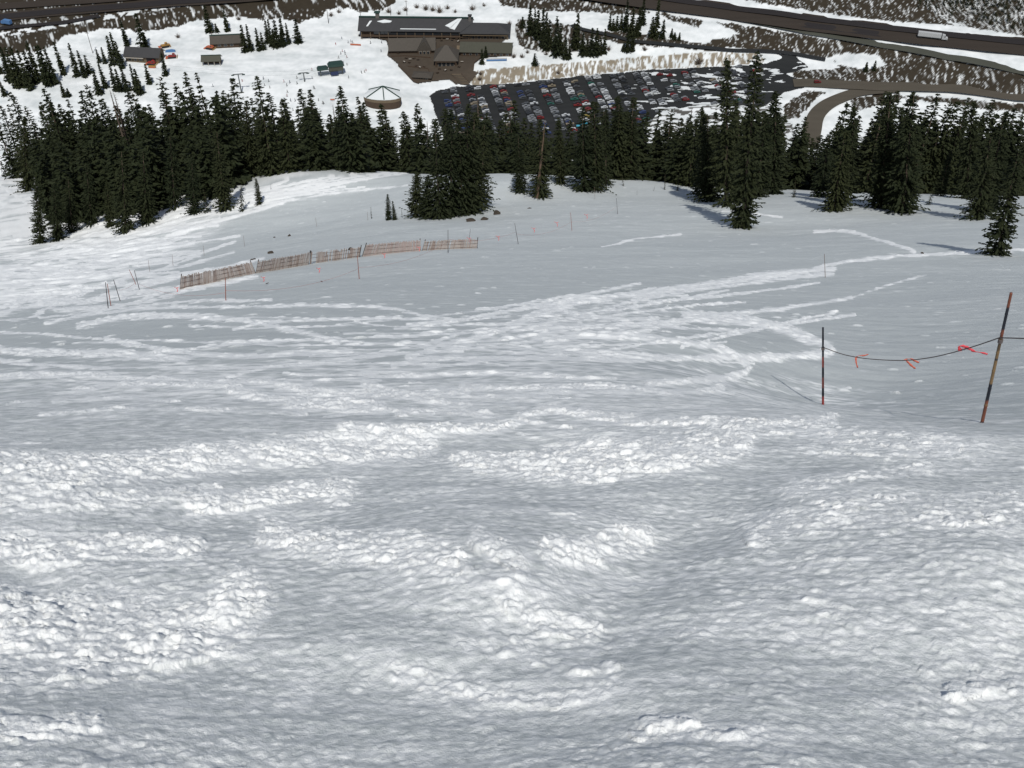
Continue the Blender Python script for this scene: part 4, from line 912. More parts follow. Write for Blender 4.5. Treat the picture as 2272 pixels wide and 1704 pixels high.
# skyline of the belt: tops read off the photo, feet on the hidden slope
SKY=[(0,233),(14,230),(26,201),(61,232),(81,233),(90,225),(100,194),(149,218),(170,202),(187,187),(214,220),(232,216),(277,190),(293,178),(330,230),(355,171),(350,209),(388,184),(404,161),(442,160),(475,198),(488,198),(510,172),(532,225),(567,168),(555,214),(599,202),(627,216),(617,221),(657,236),(667,195),(683,197),(691,211),(707,236),(732,252),(748,228),(759,191),(794,214),(806,225),(825,253),(842,229),(852,241),(872,279),(889,274),(901,244),(922,225),(947,287),(964,263),(983,241),(1015,255),(1061,235),(1085,250),(1105,262),(1125,245),(1146,222),(1165,262),(1180,268),(1206,273),(1225,300),(1241,260),(1267,266),(1285,300),(1316,225),(1344,241),(1374,211),(1407,214),(1437,250),(1458,241),(1475,270),(1494,239),(1515,262),(1532,250),(1556,239),(1590,250),(1640,215),(1660,230),(1723,205),(1745,300),(1786,260),(1810,320),(1830,310),(1860,270),(1877,222),(1900,229),(1912,257),(1935,262),(1955,240),(1978,201),(1999,201),(2024,201),(2037,208),(2060,235),(2083,208),(2104,222),(2128,222),(2153,212),(2174,208),(2184,250),(2210,222),(2233,247),(2254,236),(2268,243),(2290,240),(-25,225),(2320,238)]
def on_slope(tx,ty,hw,y0=118,y1=330):
    Ys=np.arange(y0,y1,2.0); a,b,c=ray(tx,ty); hh=CAMZ+c/b*Ys-terrain(a/b*Ys,Ys)
    i=int(np.argmin(np.abs(hh-hw))); return a/b*Ys[i],float(Ys[i]),float(hh[i])
placed=[]
def belt(tx,ty,hw,key,wd,y0=118,y1=330,grp='depths'):
    x,y,h=on_slope(tx,ty,hw,y0,y1)
    if h<4 or h>30: return False
    for (a,b) in placed:
        if (a-x)**2+(b-y)**2<1.5: return False
    placed.append((x,y)); ar=area(tx)
    lab={'depths':f'dark spruce packed inside the {ar}, merging with its neighbours','skyline':f'dark spruce whose pointed top forms the skyline of the {ar}'}[grp]
    z=float(terrain(x,y))-.3; tree(x,y,z,h+.3,key,wd*(.78+.36*h/14.),lab,f'{grp} of the {ar}',lean=(R(random.uniform(-1.5,1.5)),R(random.uniform(-1.5,1.5)))); return True
mk=['m0','m1','m2','m3','m4','m5']
for i,(tx,ty) in enumerate(SKY):
    left=tx<560
    if belt(tx,ty,random.uniform(13,18) if left or tx>1800 else random.uniform(11,16),mk[(i*5)%6],random.uniform(1.0,1.25),160 if left else 133 if tx<930 else 122,grp='skyline'): nt_+=1
sk=sorted(SKY); sxs=[p[0] for p in sk]; sys_=[p[1] for p in sk]
for tx,ty in ((1770,275),(1792,296),(1806,306),(1822,300),(1757,325),(1735,300),(1842,292),(1700,330),(1810,345),(1780,340),(1745,255),(1850,275)):
    if belt(tx,ty,random.uniform(11,14),mk[int(tx)%6],1.1,122): nt_+=1
n0=nt_; tries=0
want=300-nt_-62
while nt_-n0<want and tries<5000:
    tries+=1; tx=random.uniform(-30,2310)
    if 940<tx<1110 and random.random()<.4: continue
    if 1110<tx<1440 and random.random()<.25: continue
    base=np.interp(tx,sxs,sys_); 
    if tx<560: ty=base+random.uniform(15,190); 
    elif tx>1800: ty=base+random.uniform(18,110)
    elif 1110<tx<1430: ty=base+random.uniform(30,95)
    else: ty=base+random.uniform(12,95)
    hw=random.uniform(8,15)
    if tx<560:
        y0=150 if tx>120 else 175
    else: y0=133 if tx<930 else 121
    x,y,h=on_slope(tx,ty,hw,y0)
    q=project(x,y,float(terrain(x,y)))
    if tx<70 and q[1]<440 and q[1]>385 and y<200: continue
    if belt(tx,ty,hw,random.choice(mk),random.uniform(.95,1.25),y0): nt_+=1
for tx,ty in ((245,201),(254,206),(1061,211),(947,270),(737,232),(1130,250),(1535,240)):
    x,y,h=on_slope(tx,ty,13,140); snag(x,y,float(terrain(x,y))-.3,h+.3,f'thin bare dead tree poking out of the {area(tx)}',f'bare dead trees of the {area(tx)}',1)
print('belt trees',nt_,tries)
# the rest of the closed stand, past the trees one can tell apart
FVV=[crown(300+i,RR=(1.9,1.7,2.1)[i],lev=26,nb=8,ncl=2,cl=1.05,gap=.05,power=.68) for i in range(3)]
Vs=[];Fs=[];nn=0;cnt=0
def dense(x,y,h):
    global nn,cnt
    for (a,b) in placed:
        if (a-x)**2+(b-y)**2<.8: return
    placed.append((x,y)); v,f=FVV[cnt%3]; a=random.random()*6.28; c,s_=math.cos(a),math.sin(a); k=(.85+.36*h/14)*random.uniform(.95,1.2)
    Vs.append(np.stack([(c*v[:,0]-s_*v[:,1])*k+x,(s_*v[:,0]+c*v[:,1])*k+y,v[:,2]*h/14+float(terrain(x,y))-.3],-1)); Fs.append(f+nn); nn+=len(v); cnt+=1
for _ in range(4000):
    if cnt>560: break
    tx=random.uniform(-30,2310)
    if 1110<tx<1440 and random.random()<.3: continue
    base=np.interp(tx,sxs,sys_); ty=base+random.uniform(16,150 if tx<560 else 100); hw=random.uniform(8,14)
    y0=150 if tx<560 else 133 if tx<930 else 124
    x,y,h=on_slope(tx,ty,hw,y0)
    if h<4 or h>24: continue
    q=project(x,y,float(terrain(x,y)))
    if tx<70 and 385<q[1]<560: continue
    dense(x,y,h)
LB=[(130,420),(100,470),(140,505),(200,485),(330,478),(400,440),(500,440),(545,395),(500,370),(300,365),(150,385)]
for _ in range(2000):
    if cnt>680: break
    px,py=random.uniform(80,560),random.uniform(360,510)
    if in_poly(np.array([px]),np.array([py]),LB)[0]:
        x,y,z=shit(px,py)
        if y<205: dense(x,y,random.uniform(8,15))
o=link('spruce_stand',mesh_np('spruce_stand',np.concatenate(Vs),np.concatenate(Fs),[M_LEAF])); tag(o,'dark mass of spruces filling the inside of the belt behind its front trees','woodland',None,'stuff')
# valley trees: (top px,py, base px,py) in four enlarged views of the photo
def zm(L,ox,oy,s): return [(ox+a/s,oy+b/s,ox+c/s,oy+d/s) for a,b,c,d in L]
VT=[]
VT+=[(q,'far left grove') for q in zm([(50,460,110,820),(110,500,135,850),(180,430,190,890),(225,480,240,880),(270,430,310,920),(330,520,350,860),(420,420,400,830),(480,460,490,870),(560,400,520,870),(590,480,570,860),(620,420,650,760),(0,640,20,750),(0,830,50,980),(620,830,660,990),(700,900,710,985)],0,0,4.608)]
VT+=[(q,'grove beside the tan cabin') for q in zm([(710,440,800,780),(820,510,870,790),(890,560,915,750),(960,500,1020,640),(1060,480,1080,650),(1100,360,1170,660),(1160,330,1210,640),(1200,420,1250,700),(1380,130,1480,500),(1440,330,1500,490),(1240,200,1300,470),(960,720,1020,960),(1000,640,1080,900),(1100,650,1190,930),(1150,700,1240,930),(1240,680,1300,930),(1300,650,1400,940),(1360,700,1440,960),(1640,540,1700,770),(1470,650,1530,860)],0,0,4.608)]
VT+=[(q,'clump behind the barn') for q in zm([(270,50,300,330),(350,240,375,330),(440,60,480,320),(640,250,670,530),(700,250,720,520),(780,280,810,520),(830,330,850,510),(860,200,900,440),(920,190,940,480),(980,200,1000,480),(1060,170,1060,470),(1110,230,1110,450),(1190,190,1210,440),(950,300,970,490),(1030,300,1050,480)],400,0,4.608)]
VT+=[(q,'row of tall spruces right of the lodge') for q in zm([(100,170,90,280),(150,60,165,350),(200,90,215,370),(250,100,250,400),(280,60,300,480),(330,60,330,520),(360,200,360,500),(440,110,430,570),(480,230,470,560),(540,380,530,600),(575,470,570,600),(600,230,610,480),(640,130,645,500),(700,330,700,560),(745,400,745,570),(800,280,790,570),(835,290,840,560),(925,290,920,550),(890,380,885,550)],1140,0,4.608)]
VT+=[(q,'spruces below the highway') for q in zm([(1140,0,1140,320),(1090,130,1095,300),(1050,160,1050,310),(1160,300,1160,530),(1210,320,1210,520),(1120,430,1120,520),(1210,80,1200,380),(1280,70,1270,370),(1250,200,1245,380),(1330,-20,1310,250),(1470,-20,1450,390),(1420,170,1410,380),(1530,200,1520,390),(970,140,980,300),(1010,190,1010,310),(1610,290,1610,380),(1690,330,1690,410),(1640,330,1640,400)],1140,0,4.608)]
VT+=[((1922,138,1920,158),'spruces beside the curved road'),((1938,134,1938,156),'spruces beside the curved road'),((1180,118,1186,144),'spruces on the bank above the lot'),((1067,108,1070,142),'spruces beside the pavilion'),((1076,102,1078,128),'spruces beside the pavilion'),((944,118,946,140),'spruces beside the pavilion'),((1090,70,1092,96),'spruces beside the pavilion'),((1070,68,1071,96),'spruces beside the pavilion'),((804,146,803,161),'lone little tree right of the drive station')]
nv=0
for (tx,ty,bx,by),ar in VT:
    if nv>=92: break
    x,y,z=at(bx,by); h,xt=top_height(tx,ty,y,z); h=min(max(h,2.0),26)
    tree(x,y,z-.3,h+.3,'f%d'%(nv%3),(.6+.55*h/14.)*random.uniform(.9,1.2),('lone little spruce right of the drive station' if ar.startswith('lone') else f'small distant spruce, one of the {ar}'),ar); nv+=1
print('valley trees',nv)
# bare bushes round the lodge
g_=np.random.default_rng(3); bm_=MB()
for i in range(70):
    az=g_.random()*6.28; el=.5+g_.random()*1.0; L=.9+g_.random()*1.2; d=Vector((math.cos(az)*math.cos(el),math.sin(az)*math.cos(el),math.sin(el)))
    p=d*L*.5+Vector(g_.normal(0,.12,3)); bm_.tube([(0,0,-.1),p,d*L+Vector(g_.normal(0,.22,3))],[.05,.035,.012],3)
BUSH=bm_.mesh('bare_bush',[M_TWIG])
for i,(px,py,s,k) in enumerate([(862,28,2.2,0),(885,32,1.7,0),(925,18,2.0,0),(945,22,2.6,0),(960,24,2.2,0),(975,28,2.8,0),(993,20,2.0,0),(1010,28,1.6,0),(1048,22,2.4,0),(1074,14,1.5,0),(900,24,2,0),(1130,55,1.8,1),(1148,70,1.5,1),(1155,100,1.4,1),(1140,128,2.0,1),(1158,128,1.8,1),(1170,118,1.5,1),(1212,122,1.6,1),(1350,112,2.2,1),(1330,120,1.6,1),(1430,112,2.0,1),(1550,142,3.2,2),(1238,164,1.6,2),(1064,178,1.6,2),(1066,166,1.5,2),(797,80,.9,3),(470,84,1.6,3),(395,84,1.8,3),(530,44,1.8,3),(735,36,2.0,3),(752,28,1.8,3)]):
    x,y,z=at(px,py); o=link('bare_bush',BUSH,None,(x,y,z),(0,0,i*1.7)); o.scale=(s,s,s*.9)
    tag(o,['leafless grey bush in the line behind the lodge roof','leafless grey bush on patchy snow right of the lodge','leafless grey bush on the pale bank above the parking lot','leafless grey bush on the snow left of the lodge'][k],'bush',['bushes behind the lodge','bushes right of the lodge','bushes on the bank','bushes left of the lodge'][k])
# far wood on the slope beyond the highway, one mass
V0,F0=crown(7,H=7.,RR=1.0,lev=9,nb=5,ncl=1,cl=1.3); Vs=[];Fs=[];n=0
for i in range(900):
    px=random.uniform(2035,2420); py=random.uniform(-60,78)
    if py>22+ (px-2050)*.24+random.uniform(-8,4): continue
    x,y,z=at(px,py); s=random.uniform(.5,1.1); a=random.random()*6.28; c,s_=math.cos(a),math.sin(a)
    W=V0*np.array([s*.8,s*.8,s]); W=np.stack([c*W[:,0]-s_*W[:,1]+x,s_*W[:,0]+c*W[:,1]+y,W[:,2]+z],-1); Vs.append(W); Fs.append(F0+n); n+=len(V0)
o=link('distant_wood',mesh_np('distant_wood',np.concatenate(Vs),np.concatenate(Fs),[M_LEAF])); tag(o,'distant dark wood on the snowy slope above the highway, top right','woodland',None,'stuff')
print('trees done',round(time.time()-T0,1))
# ------------------------------------------------------------------ bamboo poles, ropes and ribbons
def bandmat(name,cols,scale,dist=0.0):
    m,nt,b=new_mat(name); N=nt.nodes; L=nt.links; tc=N.new('ShaderNodeTexCoord'); sx=N.new('ShaderNodeSeparateXYZ'); L.new(tc.outputs['Object'],sx.inputs[0])
    nz=N.new('ShaderNodeTexNoise'); nz.inputs['Scale'].default_value=14; L.new(tc.outputs['Object'],nz.inputs['Vector'])
    ad=N.new('ShaderNodeMath'); ad.operation='MULTIPLY_ADD'; ad.inputs[1].default_value=.05; L.new(nz.outputs['Fac'],ad.inputs[0]); L.new(sx.outputs[2],ad.inputs[2])
    ml=N.new('ShaderNodeMath'); ml.operation='MULTIPLY'; ml.inputs[1].default_value=scale; L.new(ad.outputs[0],ml.inputs[0])
    cr=N.new('ShaderNodeValToRGB'); cr.color_ramp.interpolation='LINEAR'; e=cr.color_ramp.elements
    while len(e)>1: e.remove(e[-1])
    for i,(p,c) in enumerate(cols):
        if i==0: e[0].position=p; e[0].color=(*c,1)
        else: x=e.new(p); x.color=(*c,1)
        if i+1<len(cols): x=e.new(max(cols[i+1][0]-.012,p+.001)); x.color=(*c,1)
    L.new(ml.outputs[0],cr.inputs[0]); L.new(cr.outputs[0],b.inputs['Base Color']); b.inputs['Roughness'].default_value=.6; return m
K=(.012,.014,.022); OB=(.17,.055,.03); YB=(.20,.13,.06)
M_PB=bandmat('painted bamboo, black and ochre',[(0,K),(.03,OB),(.16,YB),(.17,OB),(.20,K),(.33,YB),(.50,K),(.515,YB),(.57,(.09,.06,.03)),(.66,OB),(.72,K),(.87,OB),(.99,YB)],1/1.95)
M_PR=bandmat('painted bamboo, black and red',[(0,K),(.02,(.35,.05,.04)),(.13,K),(.24,(.20,.05,.035)),(.38,K),(.5,(.25,.05,.035)),(.63,K)],1/1.72)
M_BAM=mat('weathered bamboo',(.17,.12,.09),.7,.3,6); M_DKB=mat('dark stained bamboo',(.045,.035,.035),.7,.3,6); M_REDB=mat('reddish bamboo',(.28,.10,.07),.7,.3,6)
M_ROPE=mat('grey braided rope',(.12,.10,.095),.9,.2,60); M_RIB=mat('pink red flagging',(.70,.08,.10),.5,.1,3); M_RIBF=mat('faded pink flagging',(.75,.22,.22),.6,.1,3); M_RIBO=mat('orange red flagging',(.58,.14,.09),.5,.1,3)
def P3(px,py,y):
    a,b,c=ray(px,py); return Vector((a/b*y,y,CAMZ+c/b*y))
def pole(bx,by,tx,ty,r,m,label,Y=None,group=None,sink=.15):
    x,y,z=shit(bx,by)
    if Y: y=Y
    b=P3(bx,by,y); t=P3(tx,ty,y); d=t-b; L=d.length; q=d.to_track_quat('Z','Y')
    o=link('bamboo_pole',None,None,b); o.rotation_mode='QUATERNION'; o.rotation_quaternion=q; tag(o,label,'pole',group)
    P=[(0,0,-sink-.2)]; rr=[r]; n=7
    for i in range(n+1):
        z_=L*i/n
        if i: P.append((0,0,z_-.012)); rr.append(r*(1-.25*z_/L))
        P.append((0,0,z_)); rr.append(r*(1-.25*z_/L)*(1.16 if i<n else 1.0))
        P.append((0,0,z_+.012)); rr.append(r*(1-.25*z_/L))
    MB().tube(P,rr,9).build('cane',m,o,True); return b,t,y,o
bR,tR,yR,oR=pole(2179,937,2243,652,.019,M_PB,'black and ochre banded bamboo pole leaning right, nearest pole of all',8.15)
bL,tL,yL,oL=pole(1826,897,1826,728,.019,M_PR,'black and red banded bamboo pole standing upright at the other end of the drooping rope',12.0)
for o,zf in ((oR,.66),(oL,.745)):
    LL=(tR-bR).length if o is oR else (tL-bL).length
    MB().tube([(0,0,LL*zf-.022),(0,0,LL*zf+.022)],.026,9).build('rope_wrap',M_ROPE,o)
RP=[(1827,771),(1860,783),(1899,792),(1944,798),(2000,799.5),(2048,796),(2100,786),(2160,768),(2217,749.5)]
rp=[P3(a,b,12.0+(8.15-12.0)*i/(len(RP)-1)) for i,(a,b) in enumerate([(1827,771),(1870,786),(1917,795),(1967,799),(2012,799.5),(2064,793.5),(2115,782),(2166,767),(2217,749.5)])]
def rope(P,r,label,m=None,group=None): o=MB().tube(P,r,7).build('rope',m or M_ROPE,None,True); return tag(o,label,'rope',group)
def smooth3(P,n=5):
    out=[]; Q=[P[0]]+P+[P[-1]]
    for i in range(1,len(Q)-2):
        for k in range(n):
            t=k/n; out.append(.5*((2*Q[i])+(-Q[i-1]+Q[i+1])*t+(2*Q[i-1]-5*Q[i]+4*Q[i+1]-Q[i+2])*t*t+(-Q[i-1]+3*Q[i]-3*Q[i+1]+Q[i+2])*t**3))
    return out+[P[-1]]
rope(smooth3(rp),.0065,'drooping grey rope strung between the two nearest banded poles')
rope([P3(2217,749.5,8.15),P3(2240,750,7.9),P3(2272,751,7.5),P3(2420,740,6.6)],.0065,'grey rope running off the right edge of the picture from the leaning pole')
def strip(pts,w,label,m,y,group=None):
    C=smooth3([P3(a,b,y+dy) for a,b,dy in pts],4); V=[];F=[]
    for i,p in enumerate(C):
        d=(C[min(i+1,len(C)-1)]-C[max(i-1,0)]).normalized(); s=d.cross(Vector((0,1,.2))).normalized(); ww=w*(1-.4*i/len(C))*(1+.25*math.sin(i*1.9)); n=d.cross(s)*.0012
        t=.5*math.sin(i*.55); s2=(s*math.cos(t)+d.cross(s)*math.sin(t))*ww/2
        V+=[p+s2+n,p-s2+n,p-s2-n,p+s2-n]
    for i in range(len(C)-1):
        for k in range(4): F.append((i*4+k,i*4+(k+1)%4,i*4+4+(k+1)%4,i*4+4+k))
    F+=[(0,1,2,3),(len(C)*4-1,len(C)*4-2,len(C)*4-3,len(C)*4-4)]
    return V,F
def ribbon_thing(strips,label,m,y,w,knot):
    t=thing('flag_ribbon',label,'ribbon',P3(*knot,y)); mi=Matrix.Translation(-t.location)
    for s in strips:
        V,F=strip(s,w,'',m,y); MB().add([mi@v for v in V],F).build('tail',m,t,True)
    MB().tube([(-.018,-.004,-.012),(.018,-.004,-.004)],.011,7).build('knot',m,t)
yy=lambda px: 12.0+(8.15-12.0)*(px-1827)/(2217-1827)
ribbon_thing([[(1900,792,0),(1899,797,-.02),(1900,806,-.03),(1903,816,-.03)],[(1900,791,0),(1906,789,-.02),(1917,789,-.03),(1927,786,-.02)]],'orange red ribbon tied on the drooping rope, nearest the upright pole',M_RIBO,yy(1900),.028,(1900,792))
ribbon_thing([[(2008,797,0),(2014,803,-.02),(2022,811,-.03),(2031,818,-.03)],[(2010,797,0),(2021,796,-.02),(2029,800,-.03),(2039,805,-.03)]],'orange red ribbon tied at the lowest part of the drooping rope, middle one',M_RIBO,yy(2009),.034,(2009,797))
ribbon_thing([[(2130,776,0),(2140,772,-.01),(2152,774,-.02),(2162,780,-.03),(2176,782,-.03),(2191,786,-.03)],[(2129,776,0),(2128,769,-.01),(2138,768,-.02),(2150,772,-.02),(2158,777,-.02)]],'bright pink ribbon streaming from the rope nearest the leaning pole',M_RIB,yy(2130),.036,(2130,776))
# far boundary line: (base, top) photo pixels and a description of where each stands
FP=[(501,666,500,618,'r','thin bamboo pole standing in front of the leftmost fence panel'),(507,667,500,640,'x',None),
 (797,618,793,569,'r','dark bamboo pole in front of the broken middle fence panel'),
 (994,562,994,510,'r','bamboo pole standing across the rightmost fence panel'),
 (1040,536,1044,508,'s','short bamboo pole beside the right end of the fence'),
 (1150,542,1142,496,'r','leftmost of the three leaning poles right of the fence'),(1269,512,1266,472,'r','middle one of the three leaning poles right of the fence'),(1370,475,1368,440,'r','farthest of the three leaning poles right of the fence'),
 (1831,615,1829,564,'g','thin grey stick standing alone on the smooth snow below the right stand'),
 (240,683,234,627,'r','nearest left boundary pole, the left one of a crossed pair'),(246,678,238,630,'r','nearest left boundary pole, the right one of a crossed pair'),
 (266,666,252,621,'r','leaning red boundary pole just right of the crossed pair'),(302,632,287,599,'r','leaning left boundary pole, back one of a close pair'),(310,645,298,600,'r','leaning left boundary pole, front one of a close pair'),
 (332,604,329,577,'g','faint pole between the bumpy run and the left fence end'),(384,590,382,565,'g','faint pole at the edge of the bumpy run, second beyond the fence end'),
 (453,567,451,545,'g','faint pole at the edge of the bumpy run, third beyond the fence end'),(543,548,540,523,'g','faint pole at the edge of the bumpy run above the left fence gap'),
 (703,504,700,483,'g','faint pole above the middle of the fence'),(816,488,815,470,'g','faint pole left of the smallest sapling'),(1320,442,1319,415,'g','faint pole at the brow below the stand before the parking lot')]
tops={}
for i,(bx,by,tx,ty,k,lab) in enumerate(FP):
    if lab is None: continue
    b,t,y,o=pole(bx,by,tx,ty,.022 if k=='r' else .016,{'r':M_DKB if i%2 else M_REDB,'s':M_DKB,'g':M_BAM}[k],lab,None,'boundary poles on the slope'); tops[i]=(b,t)
def line_between(i,j,f,sag,label):
    A=tops[i][0].lerp(tops[i][1],f); B=tops[j][0].lerp(tops[j][1],f); P=[]
    for k in range(9):
        t=k/8; p=A.lerp(B,t); p.z-=sag*4*t*(1-t); P.append(p)
    rope(P,.006,label,M_REDL,'boundary ropes across the slope')
M_REDL=mat('faded red cord',(.42,.16,.14),.8,.2,6)
line_between(0,2,.45,.5,'faded red cord crossing in front of the left fence panels')
line_between(2,3,.5,.5,'faded red cord crossing in front of the middle fence panels')
line_between(3,5,.6,.45,'faded red cord running from the fence to the first leaning pole')
line_between(5,6,.5,.6,'faded red cord between the first and second leaning poles right of the fence')
line_between(6,7,.5,.6,'faded red cord between the second and third leaning poles right of the fence')
line_between(13,0,.35,.5,'faded red cord from the left boundary pair to the left fence end')
line_between(11,13,.5,.2,'faded red cord between the red boundary pole and the close pair')
for n_,(px,py,lab) in enumerate([(391,642,'beside the left end of the fence'),(583,619,'under the second fence panel'),(706,599,'under the broken fence panel'),(851,567,'under the reddish fence panel'),(928,552,'on the right end of the reddish fence panel'),
   (1040,532,'on the short pole at the fence end'),(1104,528,'just right of the fence end'),(1183,510,'between the first two leaning poles, left one'),(1234,497,'between the first two leaning poles, right one'),(1300,480,'between the last two leaning poles')]):
    x,y,z=shit(px,py+16); ribp=[[(px,py-3,0),(px+3,py+1,0),(px+2,py+6,0)],[(px-4,py-5,0),(px,py-3,0),(px+5,py-4,0)]]
    ribbon_thing(ribp,'small pink ribbon fluttering '+lab,M_RIBF,y-.05,.08,(px,py-3))
# ------------------------------------------------------------------ slatted snow fence, five leaning panels
M_SLAT=[mat('grey weathered lath',(.44,.385,.35),.9,.35,2.5),mat('dark brown lath',(.35,.28,.245),.9,.35,2.5),mat('reddish lath',(.43,.345,.315),.9,.3,2.5)]
M_POST=mat('dark fence post',(.06,.05,.045),.9,.3,3); M_WIRE=mat('rusty wire',(.07,.04,.03),.7,.2,5)
def slat(mb,a,b,mi):
    u=PDIR*.040; v=Vector((PDIR.y,-PDIR.x,0)).normalized()*.008
    mb.add([a-u-v,a+u-v,a+u+v,a-u+v,b-u-v,b+u-v,b+u+v,b-u+v],[(0,1,5,4),(1,2,6,5),(2,3,7,6),(3,0,4,7),(0,3,2,1),(4,5,6,7)],mi)
FXS=[399,450,500,567,625,684,740,797,860,933,1000,1058]; FYS=[645,633,621.5,606,596,586,579,572,564,558,554.5,552]
FY=np.polyfit(FXS,[shit(a,b)[1] for a,b in zip(FXS,FYS)],2)
def panel(base,top,label,red,gap=0,missing=.0,endpost=True):
    """base/top: photo pixels of the two ends"""
    p0=[(0,float(np.polyval(FY,p[0])),0) for p in base]; B=[P3(base[i][0],base[i][1],p0[i][1]) for i in (0,1)]; T=[P3(top[i][0],top[i][1],p0[i][1]) for i in (0,1)]
    t=link('snow_fence_panel',None,None,B[0]); tag(t,label,'fence','slatted snow fence panels'); o=B[0].copy()
    global PDIR; PDIR=(B[1]-B[0]).normalized()
    n=int((B[1]-B[0]).length/.094); mb=MB(); g=random.Random(int(base[0][0]))
    nb=6; Q=[]
    for i in range(nb+1):
        f=i/nb; px=base[0][0]+(base[1][0]-base[0][0])*f; py=base[0][1]+(base[1][1]-base[0][1])*f; yv=p0[0][1]+(p0[1][1]-p0[0][1])*f
        Q.append(P3(px,py,yv))
    sway=0
    for i in range(n):
        if g.random()<missing: continue
        f=(i+.5)/n; b=B[0].lerp(B[1],f); tt=T[0].lerp(T[1],f); h=tt-b; e=b+h*(g.uniform(.93,1.05)); sway=.8*sway+g.gauss(0,.02); e.x+=sway+g.gauss(0,.012)
        if g.random()<missing*.7: e=b+h*g.uniform(.5,.9)
        b=b-h*.12; slat(mb,b-o,e-o,(0 if g.random()<.6 else 1) if not red else (2 if g.random()<.75 else 0))
    mb.build('slats',M_SLAT,t)
    for hf in (.2,.55,.85): MB().tube([B[0].lerp(T[0],hf)-o+Vector((0,-.02,0)),(B[0].lerp(B[1],.5)).lerp(T[0].lerp(T[1],.5),hf)-o+Vector((0,-.02,0)),B[1].lerp(T[1],hf)-o+Vector((0,-.02,0))],.010,5).build('wire',M_WIRE,t)
    for i in ((0,1) if endpost else (1,)):
        h=T[i]-B[i]; MB().tube([B[i]-h*.15-o+Vector((0,.05,0)),B[i]+h*1.12-o+Vector((0,.05,0))],.032,7).build('post',M_POST,t)
panel([(399,645),(566,606)],[(402,613),(556,582)],'leftmost grey slatted fence panel, sagging sideways at its right end',False)
panel([(568,606),(684,586)],[(573,580),(688,560)],'second slatted fence panel from the left, grey brown, right of the open gap',False)
panel([(688,586),(797,572)],[(690,561),(801,548)],'broken middle fence panel with missing slats and white gaps',False,0,.27)
panel([(804,569),(933,558)],[(812,543),(932,533)],'reddish slatted fence panel, fourth from the left',True)
panel([(937,557),(1058,552)],[(943,535),(1060,530)],'rightmost grey slatted fence panel ending at a dark post',False,0,.08)
# ------------------------------------------------------------------ rocks and sticks
def rock(px,py,w,h,label,k):
    x,y,z=shit(px,py); g=np.random.default_rng(k); bm=bmesh.new(); bmesh.ops.create_icosphere(bm,subdivisions=3,radius=1)
    for v in bm.verts:
        n=1+.22*math.sin(v.co.x*3+k)*math.cos(v.co.y*4+k*2)+.12*math.sin(v.co.z*7+v.co.x*5+k)+g.normal(0,.02); v.co*=n
    me=bpy.data.meshes.new('rock'); bm.to_mesh(me); bm.free(); me.materials.append(M_ROCK); s=y/math.cos(R(33))/FPX
    o=link('rock',me,None,(x,y,z+.02),(0,0,k)); o.scale=(w*s*.42,w*s*.5,h*s*.48); tag(o,label,'rock','rocks poking out of the snow')
M_ROCK=mat('lichen brown rock',(.055,.045,.035),.9,.35,4)
for i,a in enumerate([(1045,491,22,8,'dark rock below the central clump, leftmost of the row of three'),(1074,487,16,6,'dark rock below the central clump, middle of the row of three'),(1103,474,18,11,'largest dark rock below the central clump, right end of the row of three'),
  (563,579,16,6,'flat dark rock behind the gap between the first two fence panels'),(600,561,14,5,'thin dark rock lying above the second fence panel'),(642,523,7,5,'small round stone alone above the fence'),(609,527,5,3,'tiny stone left of the small round stone above the fence'),
  (1175,464,10,4,'thin rock to the right of the row of three below the central clump'),(778,554,14,4,'dark snow covered log end on top of the broken fence panel'),(1215,462,7,3,'small rock showing right of the thin rock at the brow'),(2046,562,7,4,'small dark stone on the snow near the right edge tree')]): rock(*a,i+1)
for i,(px,py,dx,dy,lab) in enumerate([(568,1314,10,-7,'small dark twig lying on the churned snow at lower left'),(590,630,6,-3,'little dark stick under the second fence panel'),(712,624,4,6,'little dark stick on the snow under the broken fence panel'),(852,592,4,5,'little dark stick on the snow under the reddish fence panel')]):
    x,y,z=shit(px,py); s=y/math.cos(R(38))/FPX; tag(MB().tube([(x,y,z+.02),(x+dx*s*.6,y,z-dy*s*.4+.02),(x+dx*s,y-.01,z-dy*s+.01)],max(.004,s*.9),5).build('twig',M_POST),lab,'twig')
